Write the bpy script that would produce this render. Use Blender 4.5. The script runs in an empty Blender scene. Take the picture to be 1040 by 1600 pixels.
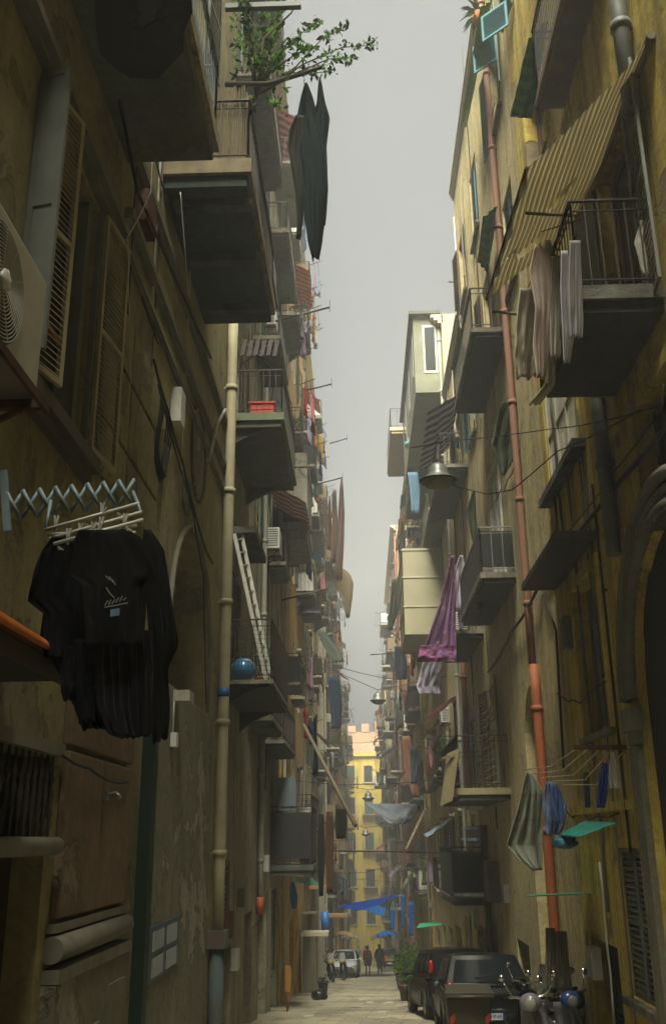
import bpy, math, random
from mathutils import Vector, Matrix, noise
import numpy as np
rnd = random.Random(7)
S = bpy.context.scene
col = S.collection
D2R = math.radians

# ------------------------------------------------------------------ camera
F = 1500.0                                   # focal length in photo pixels (photo 1040 x 1600)
_a = Vector(((568-520)/F, -(1310-800)/F, -1.0)).normalized()      # street direction (+Y) seen by the camera
_u = Vector(((470-520)/F, (800+3612)/F, -1.0)); _u = (_u-_a*_a.dot(_u)).normalized()
_x = _a.cross(_u)
RW = Matrix((_x, _a, _u))                    # camera space -> world space
CAM = Vector((0, 0, 1.6))
cd = bpy.data.cameras.new('camera'); cam = bpy.data.objects.new('camera', cd); col.objects.link(cam)
cam.matrix_world = Matrix.Translation(CAM) @ RW.to_4x4()
cd.sensor_fit = 'VERTICAL'; cd.sensor_height = 36; cd.lens = 36*F/1600
cd.clip_start = .05; cd.clip_end = 1000
S.camera = cam

# ------------------------------------------------------------------ sky, sun, exposure
SUN_EL, SUN_ROT = 56, 193                    # behind the camera and a little to the left, shining down the street
W = bpy.data.worlds.new('World'); S.world = W; W.use_nodes = True
nt = W.node_tree; nt.nodes.clear()
sk = nt.nodes.new('ShaderNodeTexSky'); sk.sky_type = 'NISHITA'; sk.sun_disc = False
sk.sun_elevation = D2R(SUN_EL); sk.sun_rotation = D2R(SUN_ROT); sk.dust_density = 6; sk.air_density = 1.6; sk.ozone_density = 1
hs = nt.nodes.new('ShaderNodeHueSaturation'); hs.inputs['Saturation'].default_value = .10
tint = nt.nodes.new('ShaderNodeMix'); tint.data_type = 'RGBA'; tint.inputs[0].default_value = .9   # evens out the overcast
tint.inputs[7].default_value = (.60, .69, .80, 1)
wtc = nt.nodes.new('ShaderNodeTexCoord'); wn = nt.nodes.new('ShaderNodeTexNoise'); wn.inputs['Scale'].default_value = 2.2; wn.inputs['Detail'].default_value = 5
wr = nt.nodes.new('ShaderNodeMapRange'); wr.inputs[1].default_value = .3; wr.inputs[2].default_value = .7; wr.inputs[3].default_value = .90; wr.inputs[4].default_value = 1.04
wm = nt.nodes.new('ShaderNodeVectorMath'); wm.operation = 'SCALE'
nt.links.new(wtc.outputs['Generated'], wn.inputs['Vector']); nt.links.new(wn.outputs['Fac'], wr.inputs[0]); nt.links.new(tint.outputs[2], wm.inputs[0]); nt.links.new(wr.outputs[0], wm.inputs['Scale'])
bg = nt.nodes.new('ShaderNodeBackground'); bg.inputs[1].default_value = .052
wo = nt.nodes.new('ShaderNodeOutputWorld')
nt.links.new(sk.outputs[0], hs.inputs['Color']); nt.links.new(hs.outputs[0], tint.inputs[6])
nt.links.new(wm.outputs[0], bg.inputs[0]); nt.links.new(bg.outputs[0], wo.inputs[0])
sd = bpy.data.lights.new('sun', 'SUN'); sd.energy = 5; sd.angle = D2R(42); sd.color = (1, .95, .75)
so = bpy.data.objects.new('sun', sd); col.objects.link(so)
_az = D2R(SUN_ROT)
sdir = Vector((math.sin(_az)*math.cos(D2R(SUN_EL)), math.cos(_az)*math.cos(D2R(SUN_EL)), math.sin(D2R(SUN_EL))))
so.rotation_euler = sdir.to_track_quat('Z', 'Y').to_euler()
S.view_settings.view_transform = 'Standard'; S.view_settings.look = 'None'
S.view_settings.exposure = 2.6; S.view_settings.gamma = 1
S.cycles.max_bounces = 8; S.cycles.diffuse_bounces = 6; S.cycles.glossy_bounces = 2; S.cycles.transmission_bounces = 3
S.cycles.use_denoising = True

# ------------------------------------------------------------------ pixel -> place
def _ray(px, py): return RW @ Vector(((px-520)/F, -(py-800)/F, -1.0))
def onX(px, py, X):
    d = _ray(px, py); return CAM + d*(X/d.x)
def at(px, py, Y):
    d = _ray(px, py); return CAM + d*(Y/d.y)
SLOPE = -.098
def gz(y): return SLOPE*y

# ------------------------------------------------------------------ materials
MATS = {}
class N:
    def __init__(s, name):
        s.m = bpy.data.materials.new(name); s.m.use_nodes = True; s.t = s.m.node_tree
        s.b = s.t.nodes['Principled BSDF']; s.tc = s.t.nodes.new('ShaderNodeTexCoord')
    def map(s, scale, src='Object', rot=(0, 0, 0)):
        n = s.t.nodes.new('ShaderNodeMapping'); n.inputs['Scale'].default_value = scale; n.inputs['Rotation'].default_value = rot
        s.t.links.new(s.tc.outputs[src], n.inputs[0]); return n.outputs[0]
    def noise(s, vec, scale, detail=6, rough=.6, dist=0):
        n = s.t.nodes.new('ShaderNodeTexNoise'); n.inputs['Scale'].default_value = scale; n.inputs['Detail'].default_value = detail
        n.inputs['Roughness'].default_value = rough; n.inputs['Distortion'].default_value = dist
        s.t.links.new(vec, n.inputs['Vector']); return n.outputs['Fac']
    def ramp(s, fac, a, b, c0=(0, 0, 0, 1), c1=(1, 1, 1, 1)):
        n = s.t.nodes.new('ShaderNodeValToRGB'); e = n.color_ramp.elements
        e[0].position = a; e[0].color = c0; e[1].position = b; e[1].color = c1
        s.t.links.new(fac, n.inputs[0]); return n.outputs[0]
    def mix(s, f, a, b, mode='MIX'):
        n = s.t.nodes.new('ShaderNodeMix'); n.data_type = 'RGBA'; n.blend_type = mode
        for v, k in ((f, 0), (a, 6), (b, 7)):
            if isinstance(v, (int, float)): n.inputs[k].default_value = v
            elif isinstance(v, tuple): n.inputs[k].default_value = v if len(v) == 4 else (*v, 1)
            else: s.t.links.new(v, n.inputs[k])
        return n.outputs[2]
    def math(s, op, a, b=0.0):
        n = s.t.nodes.new('ShaderNodeMath'); n.operation = op
        for v, k in ((a, 0), (b, 1)):
            if isinstance(v, (int, float)): n.inputs[k].default_value = v
            else: s.t.links.new(v, n.inputs[k])
        return n.outputs[0]
    def bump(s, h, strength, dist=.02):
        n = s.t.nodes.new('ShaderNodeBump'); n.inputs['Strength'].default_value = strength; n.inputs['Distance'].default_value = dist
        s.t.links.new(h, n.inputs['Height']); s.t.links.new(n.outputs[0], s.b.inputs['Normal'])
    def set(s, color=None, rough=None, metal=None, **k):
        for v, nm in ((color, 'Base Color'), (rough, 'Roughness'), (metal, 'Metallic')):
            if v is None: continue
            if isinstance(v, (int, float)): s.b.inputs[nm].default_value = v
            elif isinstance(v, tuple): s.b.inputs[nm].default_value = v if len(v) == 4 else (*v, 1)
            else: s.t.links.new(v, s.b.inputs[nm])
        return s.m

def plaster(name, c, stain, patch, pamt=.62, streak=.5, seed=0., rough=.9):
    """weathered stucco: two tones, vertical run marks, flaked patches, fine grain"""
    if name in MATS: return MATS[name]
    n = N(name)
    mp = n.t.nodes.new('ShaderNodeMapping'); mp.inputs['Location'].default_value = (seed, seed*1.7, seed*.6)
    n.t.links.new(n.tc.outputs['Object'], mp.inputs[0]); v = mp.outputs[0]
    big = n.ramp(n.noise(v, .45, 8, .62), .38, .66)
    c1 = n.mix(big, c, tuple(x*.72 for x in c))
    vs = n.t.nodes.new('ShaderNodeMapping'); vs.inputs['Scale'].default_value = (2.6, 2.6, .16)
    n.t.links.new(v, vs.inputs[0])
    st = n.ramp(n.noise(vs.outputs[0], 1.3, 8, .7), .46, .62)
    c2 = n.mix(n.math('MULTIPLY', st, streak), c1, stain)
    fine = n.noise(v, 9, 8, .7)
    pn = n.noise(v, .9, 9, .6, .4)
    pt = n.ramp(pn, pamt, pamt+.03)
    c3 = n.mix(pt, c2, patch)
    rim = n.ramp(n.math('ABSOLUTE', n.math('SUBTRACT', pn, pamt+.005)), .0, .016, (1, 1, 1, 1), (0, 0, 0, 1))
    c4 = n.mix(n.math('MULTIPLY', rim, .6), c3, tuple(x*.3 for x in c))
    blot = n.ramp(n.noise(v, 1.7, 10, .72, .8), .56, .70)
    c4 = n.mix(n.math('MULTIPLY', blot, .75), c4, stain)
    crk = n.t.nodes.new('ShaderNodeTexVoronoi'); crk.feature = 'DISTANCE_TO_EDGE'; crk.inputs['Scale'].default_value = .55
    wv = n.t.nodes.new('ShaderNodeMix'); wv.data_type = 'RGBA'; wv.blend_type = 'LINEAR_LIGHT'; wv.inputs[0].default_value = .25
    nn = n.t.nodes.new('ShaderNodeTexNoise'); nn.inputs['Scale'].default_value = 2.5; nn.inputs['Detail'].default_value = 6
    n.t.links.new(v, nn.inputs['Vector']); n.t.links.new(v, wv.inputs[6]); n.t.links.new(nn.outputs['Color'], wv.inputs[7]); n.t.links.new(wv.outputs[2], crk.inputs['Vector'])
    c4 = n.mix(n.ramp(crk.outputs['Distance'], 0, .006, (.4, .4, .4, 1), (0, 0, 0, 1)), c4, tuple(x*.22 for x in c))
    mid = n.ramp(n.noise(v, 3.2, 10, .75), .3, .7, (.5, .5, .5, 1), (1.15, 1.15, 1.15, 1))
    c5 = n.mix(.55, c4, n.mix(n.ramp(fine, .3, .75), (.3, .3, .3), (1.1, 1.1, 1.1)), 'MULTIPLY')
    c5 = n.mix(.6, c5, mid, 'MULTIPLY')
    h = n.math('SUBTRACT', n.math('MULTIPLY', fine, .4), n.math('MULTIPLY', pt, .6))
    n.bump(n.math('ADD', h, n.math('MULTIPLY', n.noise(v, 2.2, 10, .7), .8)), .8, .05)
    MATS[name] = n.set(c5, rough); return MATS[name]

def M(name, c=None, rough=.7, metal=0., var=.35, scale=6., bump=.15, c2=None, coat=0, trans=0, sheen=0):
    """general surface: colour with uneven wear"""
    if name in MATS: return MATS[name]
    n = N(name); v = n.tc.outputs['Object']
    f = n.ramp(n.noise(v, scale, 7, .65), .35, .72)
    cc = n.mix(f, c, c2 or tuple(x*(1-var) for x in c))
    n.bump(n.noise(v, scale*5, 4), bump, .01)
    m = n.set(cc, rough, metal)
    if coat: n.b.inputs['Coat Weight'].default_value = coat; n.b.inputs['Coat Roughness'].default_value = .05
    if trans:
        n.b.inputs['Subsurface Weight'].default_value = 0
    MATS[name] = m; return m

def cloth_mat(name, c, c2=None, trans=.25, stripes=None, pattern=None, gap=.5):
    if name in MATS: return MATS[name]
    n = N(name); v = n.tc.outputs['Object']
    base = n.mix(n.ramp(n.noise(v, 3, 5), .35, .7), c, tuple(x*.8 for x in c))
    if stripes:
        sp = n.t.nodes.new('ShaderNodeSeparateXYZ'); n.t.links.new(n.tc.outputs['UV'], sp.inputs[0])
        w = n.math('FRACT', n.math('MULTIPLY', sp.outputs[stripes[0]], stripes[1]))
        base = n.mix(n.ramp(w, gap-.04, gap+.04), base, c2)
    if pattern:
        vo = n.t.nodes.new('ShaderNodeTexVoronoi'); vo.inputs['Scale'].default_value = pattern
        n.t.links.new(v, vo.inputs['Vector'])
        base = n.mix(n.ramp(vo.outputs['Distance'], .25, .33, (1, 1, 1, 1), (0, 0, 0, 1)), base, c2)
    n.bump(n.noise(v, 60, 2), .1, .004)
    n.set(base, .95); n.b.inputs['Specular IOR Level'].default_value = .1
    if trans:
        tr = n.t.nodes.new('ShaderNodeBsdfTranslucent'); mx = n.t.nodes.new('ShaderNodeMixShader'); mx.inputs[0].default_value = trans
        out = n.t.nodes['Material Output']
        if isinstance(base, tuple): tr.inputs[0].default_value = (*base, 1)
        else: n.t.links.new(base, tr.inputs[0])
        n.t.links.new(n.b.outputs[0], mx.inputs[1]); n.t.links.new(tr.outputs[0], mx.inputs[2]); n.t.links.new(mx.outputs[0], out.inputs[0])
    MATS[name] = n.m; return n.m

iron = M('wrought iron', (.018, .02, .02), .55, .3, c2=(.05, .035, .025), scale=14)
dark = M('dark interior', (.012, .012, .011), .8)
glass = M('window glass', (.02, .025, .025), .18, 0, var=.2, bump=.02)
bright_glass = M('painted sky reflection glass', (.70, .72, .64), .15, 0, var=.5, scale=2, bump=.02)  # pane colour paled to stand in for the sky reflecting in it
frame_w = M('white window frame', (.55, .55, .5), .6, scale=3)
frame_b = M('brown window frame', (.16, .07, .03), .6, scale=3)
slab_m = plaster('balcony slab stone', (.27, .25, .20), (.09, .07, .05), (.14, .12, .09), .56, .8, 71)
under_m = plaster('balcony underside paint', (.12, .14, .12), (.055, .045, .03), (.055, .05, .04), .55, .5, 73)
shut_green = M('green shutter paint', (.02, .07, .045), .6)
shut_grey = M('grey shutter paint', (.15, .165, .15), .6, scale=3)
shut_brown = M('brown shutter paint', (.07, .035, .02), .6)
shut_blue = M('pale blue shutter paint', (.10, .28, .34), .55)
louver_lit = M('sunlit tone louvers', (.40, .35, .24), .65, scale=3)  # warm pale tone: sunlight on the shutters put into their colour
steel = M('galvanised steel', (.35, .36, .35), .4, .6)
white_metal = M('white painted metal', (.58, .59, .56), .4, var=.25, scale=4)
terracotta = M('terracotta', (.42, .13, .04), .8, var=.4)
rust = M('rusty metal', (.12, .05, .025), .85, .2, scale=9, c2=(.03, .02, .015))
wood_m = M('weathered wood', (.22, .15, .08), .8, var=.5, scale=5)
black_cloth = cloth_mat('black cloth', (.004, .0045, .006), trans=.0)
leaf_m = cloth_mat('leaf green', (.10, .24, .03), trans=.55)
leaf_d = cloth_mat('dark leaf green', (.02, .055, .015), trans=.3)
bark = M('bark', (.07, .05, .03), .9, scale=12)
rubber = M('tyre rubber', (.012, .012, .012), .8)
chrome = M('chrome', (.6, .6, .6), .18, .95, var=.1)
red_lens = M('red lamp lens', (.30, .01, .01), .2, coat=.5)
cable_m = M('cable rubber', (.012, .012, .012), .7)

# ------------------------------------------------------------------ mesh builder
class MB:
    def __init__(s): s.v = []; s.f = []; s.mi = []; s.uv = []; s.k = 0; s.sm = []; s.smooth = False
    def m(s, k): s.k = k; return s
    def addv(s, p, uv=(0, 0)): s.v.append((p[0], p[1], p[2])); s.uv.append(uv); return len(s.v)-1
    def face(s, *i): s.f.append(i); s.mi.append(s.k); s.sm.append(s.smooth)
    def quad(s, *p):
        i = [s.addv(q, u) for q, u in zip(p, ((0, 0), (1, 0), (1, 1), (0, 1), (.5, .5), (.5, .5)))]; s.face(*i)
    def box(s, x0, x1, y0, y1, z0, z1):
        if x0 > x1: x0, x1 = x1, x0
        if y0 > y1: y0, y1 = y1, y0
        if z0 > z1: z0, z1 = z1, z0
        b = len(s.v)
        for p in ((x0, y0, z0), (x1, y0, z0), (x1, y1, z0), (x0, y1, z0), (x0, y0, z1), (x1, y0, z1), (x1, y1, z1), (x0, y1, z1)): s.addv(p)
        for q in ((0, 3, 2, 1), (4, 5, 6, 7), (0, 1, 5, 4), (1, 2, 6, 5), (2, 3, 7, 6), (3, 0, 4, 7)): s.face(*[b+k for k in q])
        return s
    def obox(s, c, a, b, n):
        c, a, b, n = Vector(c), Vector(a), Vector(b), Vector(n); k = len(s.v)
        for w in (-1, 1):
            for (i, j) in ((-1, -1), (1, -1), (1, 1), (-1, 1)): s.addv(c+a*i+b*j+n*w)
        for q in ((0, 3, 2, 1), (4, 5, 6, 7), (0, 1, 5, 4), (1, 2, 6, 5), (2, 3, 7, 6), (3, 0, 4, 7)): s.face(*[k+t for t in q])
        return s
    def bar(s, p, q, w=.02, h=None):
        p, q = Vector(p), Vector(q); d = (q-p); L = d.length
        if L < 1e-6: return s
        d /= L; r = Vector((0, 0, 1)) if abs(d.z) < .95 else Vector((0, 1, 0))
        a = d.cross(r).normalized(); b = a.cross(d)
        return s.obox((p+q)/2, a*w/2, b*(h or w)/2, d*L/2)
    def tube(s, pts, r, n=8, cap=True):
        pts = [Vector(p) for p in pts]; rs = r if isinstance(r, (list, tuple)) else [r]*len(pts)
        b = len(s.v); ref = None; old = s.smooth; s.smooth = True
        for i, p in enumerate(pts):
            d = (pts[min(i+1, len(pts)-1)]-pts[max(i-1, 0)]).normalized()
            if ref is None: ref = Vector((0, 0, 1)) if abs(d.z) < .9 else Vector((1, 0, 0))
            a = d.cross(ref).normalized(); c = a.cross(d).normalized(); ref = c
            for k in range(n):
                t = 2*math.pi*k/n; s.addv(p+(a*math.cos(t)+c*math.sin(t))*rs[i])
        for i in range(len(pts)-1):
            for k in range(n):
                k2 = (k+1) % n; s.face(b+i*n+k, b+i*n+k2, b+(i+1)*n+k2, b+(i+1)*n+k)
        s.smooth = False
        if cap: s.face(*[b+k for k in range(n)][::-1]); s.face(*[b+(len(pts)-1)*n+k for k in range(n)])
        s.smooth = old; return s
    def lathe(s, c, prof, n=16, axis='z'):
        c = Vector(c); b = len(s.v); old = s.smooth; s.smooth = True
        for (r, h) in prof:
            for k in range(n):
                t = 2*math.pi*k/n; x, y = r*math.cos(t), r*math.sin(t)
                s.addv(c+(Vector((x, y, h)) if axis == 'z' else Vector((h, x, y)) if axis == 'x' else Vector((x, h, y))))
        for i in range(len(prof)-1):
            for k in range(n):
                k2 = (k+1) % n; s.face(b+i*n+k, b+i*n+k2, b+(i+1)*n+k2, b+(i+1)*n+k)
        s.smooth = old; return s
    def sheet(s, P, nu, nv, smooth=True):
        b = len(s.v); old = s.smooth; s.smooth = smooth
        for j in range(nv+1):
            for i in range(nu+1): s.addv(P(i/nu, j/nv), (i/nu, j/nv))
        for j in range(nv):
            for i in range(nu):
                k = b+j*(nu+1)+i; s.face(k, k+1, k+nu+2, k+nu+1)
        s.smooth = old; return s
    def blob(s, c, r, sq=(1, 1, 1), n=10, jit=0, seed=0):
        c = Vector(c); b = len(s.v); m_ = n; old = s.smooth; s.smooth = True
        for j in range(m_+1):
            ph = math.pi*j/m_
            for k in range(n):
                t = 2*math.pi*k/n; d = Vector((math.sin(ph)*math.cos(t), math.sin(ph)*math.sin(t), math.cos(ph)))
                q = 1+jit*noise.noise(d*1.7+Vector((seed, 0, 0))); s.addv(c+Vector((d.x*sq[0], d.y*sq[1], d.z*sq[2]))*r*q)
        for j in range(m_):
            for k in range(n):
                k2 = (k+1) % n; s.face(b+j*n+k, b+(j+1)*n+k, b+(j+1)*n+k2, b+j*n+k2)
        s.smooth = old; return s
    def build(s, name, mats, parent=None, label=None, off=None):
        me = bpy.data.meshes.new(name)
        if off is None:
            off = Vector((0, 0, 0)); t = parent
            while t is not None:
                off = off+(Vector((0, 0, 0)) if t.get('_l') else t.location); t = t.parent
        me.from_pydata([(x-off.x, y-off.y, z-off.z) for x, y, z in s.v], [], s.f)
        for m_ in (mats if isinstance(mats, (list, tuple)) else [mats]): me.materials.append(m_)
        me.polygons.foreach_set('material_index', s.mi); me.polygons.foreach_set('use_smooth', s.sm)
        ul = me.uv_layers.new(name='UVMap'); li = np.zeros(len(me.loops), dtype=np.int32); me.loops.foreach_get('vertex_index', li)
        ul.data.foreach_set('uv', np.array(s.uv, dtype=np.float32)[li].ravel())
        me.update()
        o = bpy.data.objects.new(name, me); col.objects.link(o); o.parent = parent
        if label: o['label'] = label
        return o

LABELS = {}
def tag(o, label=None, cat=None, group=None, kind=None):
    if label:
        if label in LABELS and kind is None: print('DUP LABEL', label)
        LABELS[label] = 1; o['label'] = label
    if cat: o['category'] = cat
    if group: o['group'] = group
    if kind: o['kind'] = kind
    return o
def thing(name, label, cat, loc=(0, 0, 0), group=None, local=False, rotz=0):
    o = bpy.data.objects.new(name, None); col.objects.link(o); o.location = Vector(loc); o.empty_display_size = .2
    o.rotation_euler = (0, 0, rotz)
    if local: LOCAL.append(o)
    return tag(o, label, cat, group)
LOCAL = []
ZERO = Vector((0, 0, 0))
def solo(mb, name, mats, label, cat, group=None, kind=None, solid=0, base=None):
    """a thing that is one mesh, its origin at its own base"""
    n = len(mb.v); b = base or Vector((sum(p[0] for p in mb.v)/n, sum(p[1] for p in mb.v)/n, min(p[2] for p in mb.v)))
    o = mb.build(name, mats, None, off=Vector(b)); o.location = b
    if solid: md = o.modifiers.new('thickness', 'SOLIDIFY'); md.thickness = solid; md.offset = 0
    return tag(o, label, cat, group, kind)

# ------------------------------------------------------------------ ground
n = N('basalt paving'); v0_ = n.map((1, 1, 1), rot=(0, 0, D2R(4)))
wv = n.t.nodes.new('ShaderNodeMix'); wv.data_type = 'RGBA'; wv.blend_type = 'LINEAR_LIGHT'; wv.inputs[0].default_value = .06
nn = n.t.nodes.new('ShaderNodeTexNoise'); nn.inputs['Scale'].default_value = 1.1; nn.inputs['Detail'].default_value = 5
n.t.links.new(v0_, nn.inputs['Vector']); n.t.links.new(v0_, wv.inputs[6]); n.t.links.new(nn.outputs['Color'], wv.inputs[7]); v = wv.outputs[2]
br = n.t.nodes.new('ShaderNodeTexBrick'); n.t.links.new(v, br.inputs['Vector'])
br.inputs['Scale'].default_value = 1.0; br.inputs['Brick Width'].default_value = .95; br.inputs['Row Height'].default_value = .48
br.inputs['Mortar Size'].default_value = .012; br.inputs['Mortar Smooth'].default_value = .4; br.inputs['Bias'].default_value = 0
br.inputs['Color1'].default_value = (.42, .39, .29, 1); br.inputs['Color2'].default_value = (.27, .25, .19, 1); br.inputs['Mortar'].default_value = (.05, .048, .04, 1)
g1 = n.ramp(n.noise(v, .5, 8, .65), .35, .7, (.55, .55, .55, 1), (1.25, 1.2, 1.1, 1))
c_ = n.mix(.8, br.outputs['Color'], g1, 'MULTIPLY')
vw = n.map((.9, .35, 1)); c_ = n.mix(n.ramp(n.noise(vw, 1.4, 8, .7), .56, .68), c_, (.11, .10, .085))
n.bump(n.math('ADD', n.math('MULTIPLY', br.outputs['Fac'], -.6), n.noise(v, 7, 6)), .6, .03)
paving = n.set(c_, n.ramp(n.noise(v, 2.5, 5), .3, .7, (.45,)*3+(1,), (.85,)*3+(1,)))
mb = MB(); mb.sheet(lambda u, w: (-70+140*u, -20+175*w, gz(-20+175*w)+.012*noise.noise(Vector((u*60, w*75, 0)))), 140, 350)
tag(mb.build('street_paving', paving), kind='structure')

# ------------------------------------------------------------------ building parts
def facade(mb, X, s, y0, y1, z0, z1, ops, deep=.28):
    """wall plane at X (s=+1 right-hand side of the street) with real openings (ya,yb,za,zb[,'arch'])"""
    ys = sorted({y0, y1, *[o[0] for o in ops], *[o[1] for o in ops]}); zs = sorted({z0, z1, *[o[2] for o in ops], *[o[3] for o in ops]})
    ys = [y for y in ys if y0 <= y <= y1]; zs = [z for z in zs if z0 <= z <= z1]
    for i in range(len(ys)-1):
        for j in range(len(zs)-1):
            cy, cz = (ys[i]+ys[i+1])/2, (zs[j]+zs[j+1])/2
            if any(o[0] < cy < o[1] and o[2] < cz < o[3] for o in ops): continue
            q = [(X, ys[i], zs[j]), (X, ys[i+1], zs[j]), (X, ys[i+1], zs[j+1]), (X, ys[i], zs[j+1])]
            mb.quad(*(q if s < 0 else q[::-1]))
    for o in ops:
        a, b, c, d = o[:4]; dp = o[5] if len(o) > 5 else deep; Xi = X+s*dp
        if len(o) > 4 and o[4] == 'arch':
            r = (b-a)/2; cy = (a+b)/2; zsq = d-r; K = 14
            arc = [(cy-r*math.cos(math.pi*k/K), zsq+r*math.sin(math.pi*k/K)) for k in range(K+1)]
            for k in range(K):
                (ya, za), (yb, zb) = arc[k], arc[k+1]
                q = [(X, ya, za), (X, yb, zb), (X, yb, d), (X, ya, d)]; mb.quad(*(q if s < 0 else q[::-1]))
                mb.quad((X, ya, za), (Xi, ya, za), (Xi, yb, zb), (X, yb, zb))
            mb.quad((X, a, c), (Xi, a, c), (Xi, a, zsq), (X, a, zsq)); mb.quad((X, b, c), (Xi, b, c), (Xi, b, zsq), (X, b, zsq))
            mb.quad((X, a, c), (X, b, c), (Xi, b, c), (Xi, a, c))
        else:
            for (p, q) in (((a, c), (b, c)), ((b, c), (b, d)), ((b, d), (a, d)), ((a, d), (a, c))):
                mb.quad((X, p[0], p[1]), (X, q[0], q[1]), (Xi, q[0], q[1]), (Xi, p[0], p[1]))
def body(mb, X, s, y0, y1, z0, z1, depth=8):
    Xb = X+s*depth
    mb.quad((X, y0, z0), (Xb, y0, z0), (Xb, y0, z1), (X, y0, z1)); mb.quad((X, y1, z0), (Xb, y1, z0), (Xb, y1, z1), (X, y1, z1))
    mb.quad((X, y0, z1), (Xb, y0, z1), (Xb, y1, z1), (X, y1, z1)); mb.quad((Xb, y0, z0), (Xb, y1, z0), (Xb, y1, z1), (Xb, y0, z1))
def leaf_panel(mb, hx, hy, dx, dy, w, z0, z1, pitch=.07, t=.035, k_frame=0, k_slat=0, solid=False):
    d = Vector((dx, dy, 0)).normalized(); nrm = Vector((-d.y, d.x, 0)); c = Vector((hx, hy, 0))+d*w/2; e = .05
    mb.m(k_frame)
    for sg in (-1, 1): mb.obox(c+d*(w/2-e/2)*sg+Vector((0, 0, (z0+z1)/2)), d*e/2, nrm*t/2, Vector((0, 0, (z1-z0)/2)))
    zz = [z0+e/2, z1-e/2] + ([(z0+z1)/2] if z1-z0 > 1.4 else [])
    for z in zz: mb.obox(c+Vector((0, 0, z)), d*(w/2-e), nrm*t/2*.95, Vector((0, 0, e/2)))
    mb.m(k_slat)
    if solid: mb.obox(c+Vector((0, 0, (z0+z1)/2)), d*(w/2-e), nrm*t*.2, Vector((0, 0, (z1-z0)/2-e)))
    else:
        nz = max(3, int((z1-z0-2*e)/pitch))
        for i in range(nz):
            z = z0+e+(z1-z0-2*e)*(i+.5)/nz
            if any(abs(z-q) < e*.6 for q in zz): continue
            mb.obox(c+Vector((0, 0, z)), d*(w/2-e), nrm*t*.45+Vector((0, 0, pitch*.28)), Vector((0, 0, .004)))
    mb.m(0)
def window(par, X, s, a, b, c, d, style='glass', shut=None, fr=None, gl=None, sill=True, pitch=.09, parts=True, deep=.28, trim=None, mull=1):
    fr = fr or frame_b; gl = gl or glass; Xi = X+s*(deep-.06); e = .07
    mb = MB()
    for (p, q, r, t) in ((a, a+e, c, d), (b-e, b, c, d), (a+e, b-e, c, c+e), (a+e, b-e, d-e, d)): mb.box(Xi-.03, Xi+.03, p+.002, q-.002, r+.002, t-.002)
    w = b-a
    for i in range(1, mull+1): y = a+w*i/(mull+1); mb.box(Xi-.025, Xi+.025, y-.03, y+.03, c+e, d-e)
    if d-c > 1.8: mb.box(Xi-.022, Xi+.022, a+e, b-e, c+(d-c)*.38, c+(d-c)*.38+.05)
    g = MB() if parts else mb.m(1)
    g.box(Xi+s*.012-.006, Xi+s*.012+.006, a+e*.9, b-e*.9, c+e*.9, d-e*.9)
    if not parts and trim is not None:
        mb.m(2)
    if not parts:
        if style != 'glass': 
            mb.m(2); k = w/2
            if style == 'open':
                leaf_panel(mb, X-s*.05, a-.02, 0, -1, k, c, d, pitch, k_frame=2, k_slat=2); leaf_panel(mb, X-s*.05, b+.02, 0, 1, k, c, d, pitch, k_frame=2, k_slat=2)
            else:
                leaf_panel(mb, X+s*.06, a, 0, 1, k, c, d, pitch, k_frame=2, k_slat=2); leaf_panel(mb, X+s*.06, b, 0, -1, k, c, d, pitch, k_frame=2, k_slat=2)
        if sill: mb.m(3).box(X-s*.1, X+s*.2, a-.08, b+.08, c-.09, c-.003)
        return mb.build('window', [fr, gl, shut or shut_brown, slab_m], par)
    o = mb.build('window', fr, par); g.build('pane', gl, o)
    k = w/2
    if style == 'open':
        for (y, dr) in ((a-.02, -1), (b+.02, 1)):
            q = MB(); leaf_panel(q, X-s*.05, y, -s*.12, dr, k, c, d, pitch); q.build('shutter', shut, o)
    elif style == 'closed':
        for (y, dr) in ((a+.01, 1), (b-.01, -1)):
            q = MB(); leaf_panel(q, X+s*.06, y, 0, dr, k-.02, c+.01, d-.01, pitch); q.build('shutter', shut, o)
    elif style == 'half':
        q = MB(); leaf_panel(q, X-s*.05, b+.02, -s*.3, 1, k, c, d, pitch); q.build('shutter', shut, o)
        q = MB(); leaf_panel(q, X-s*.03, a, -s*.9, -.25, k, c, d, pitch); q.build('shutter', shut, o)
    if sill: MB().box(X-s*.1, X+s*.2, a-.08, b+.08, c-.09, c-.003).build('sill', slab_m, o)
    return o
def surround(par, X, s, a, b, c, d, mat, w=.16, hood=True):
    mb = MB(); t = .045
    mb.box(X-s*t, X+s*.02, a-w, a-.001, c, d); mb.box(X-s*t, X+s*.02, b+.001, b+w, c, d); mb.box(X-s*t*1.1, X+s*.02, a-w, b+w, d+.001, d+w*1.1)
    if hood: mb.box(X-s*.2, X+s*.02, a-w-.08, b+w+.08, d+w*1.1+.002, d+w*1.1+.09)
    return mb.build('window_surround', mat, par)
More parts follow.
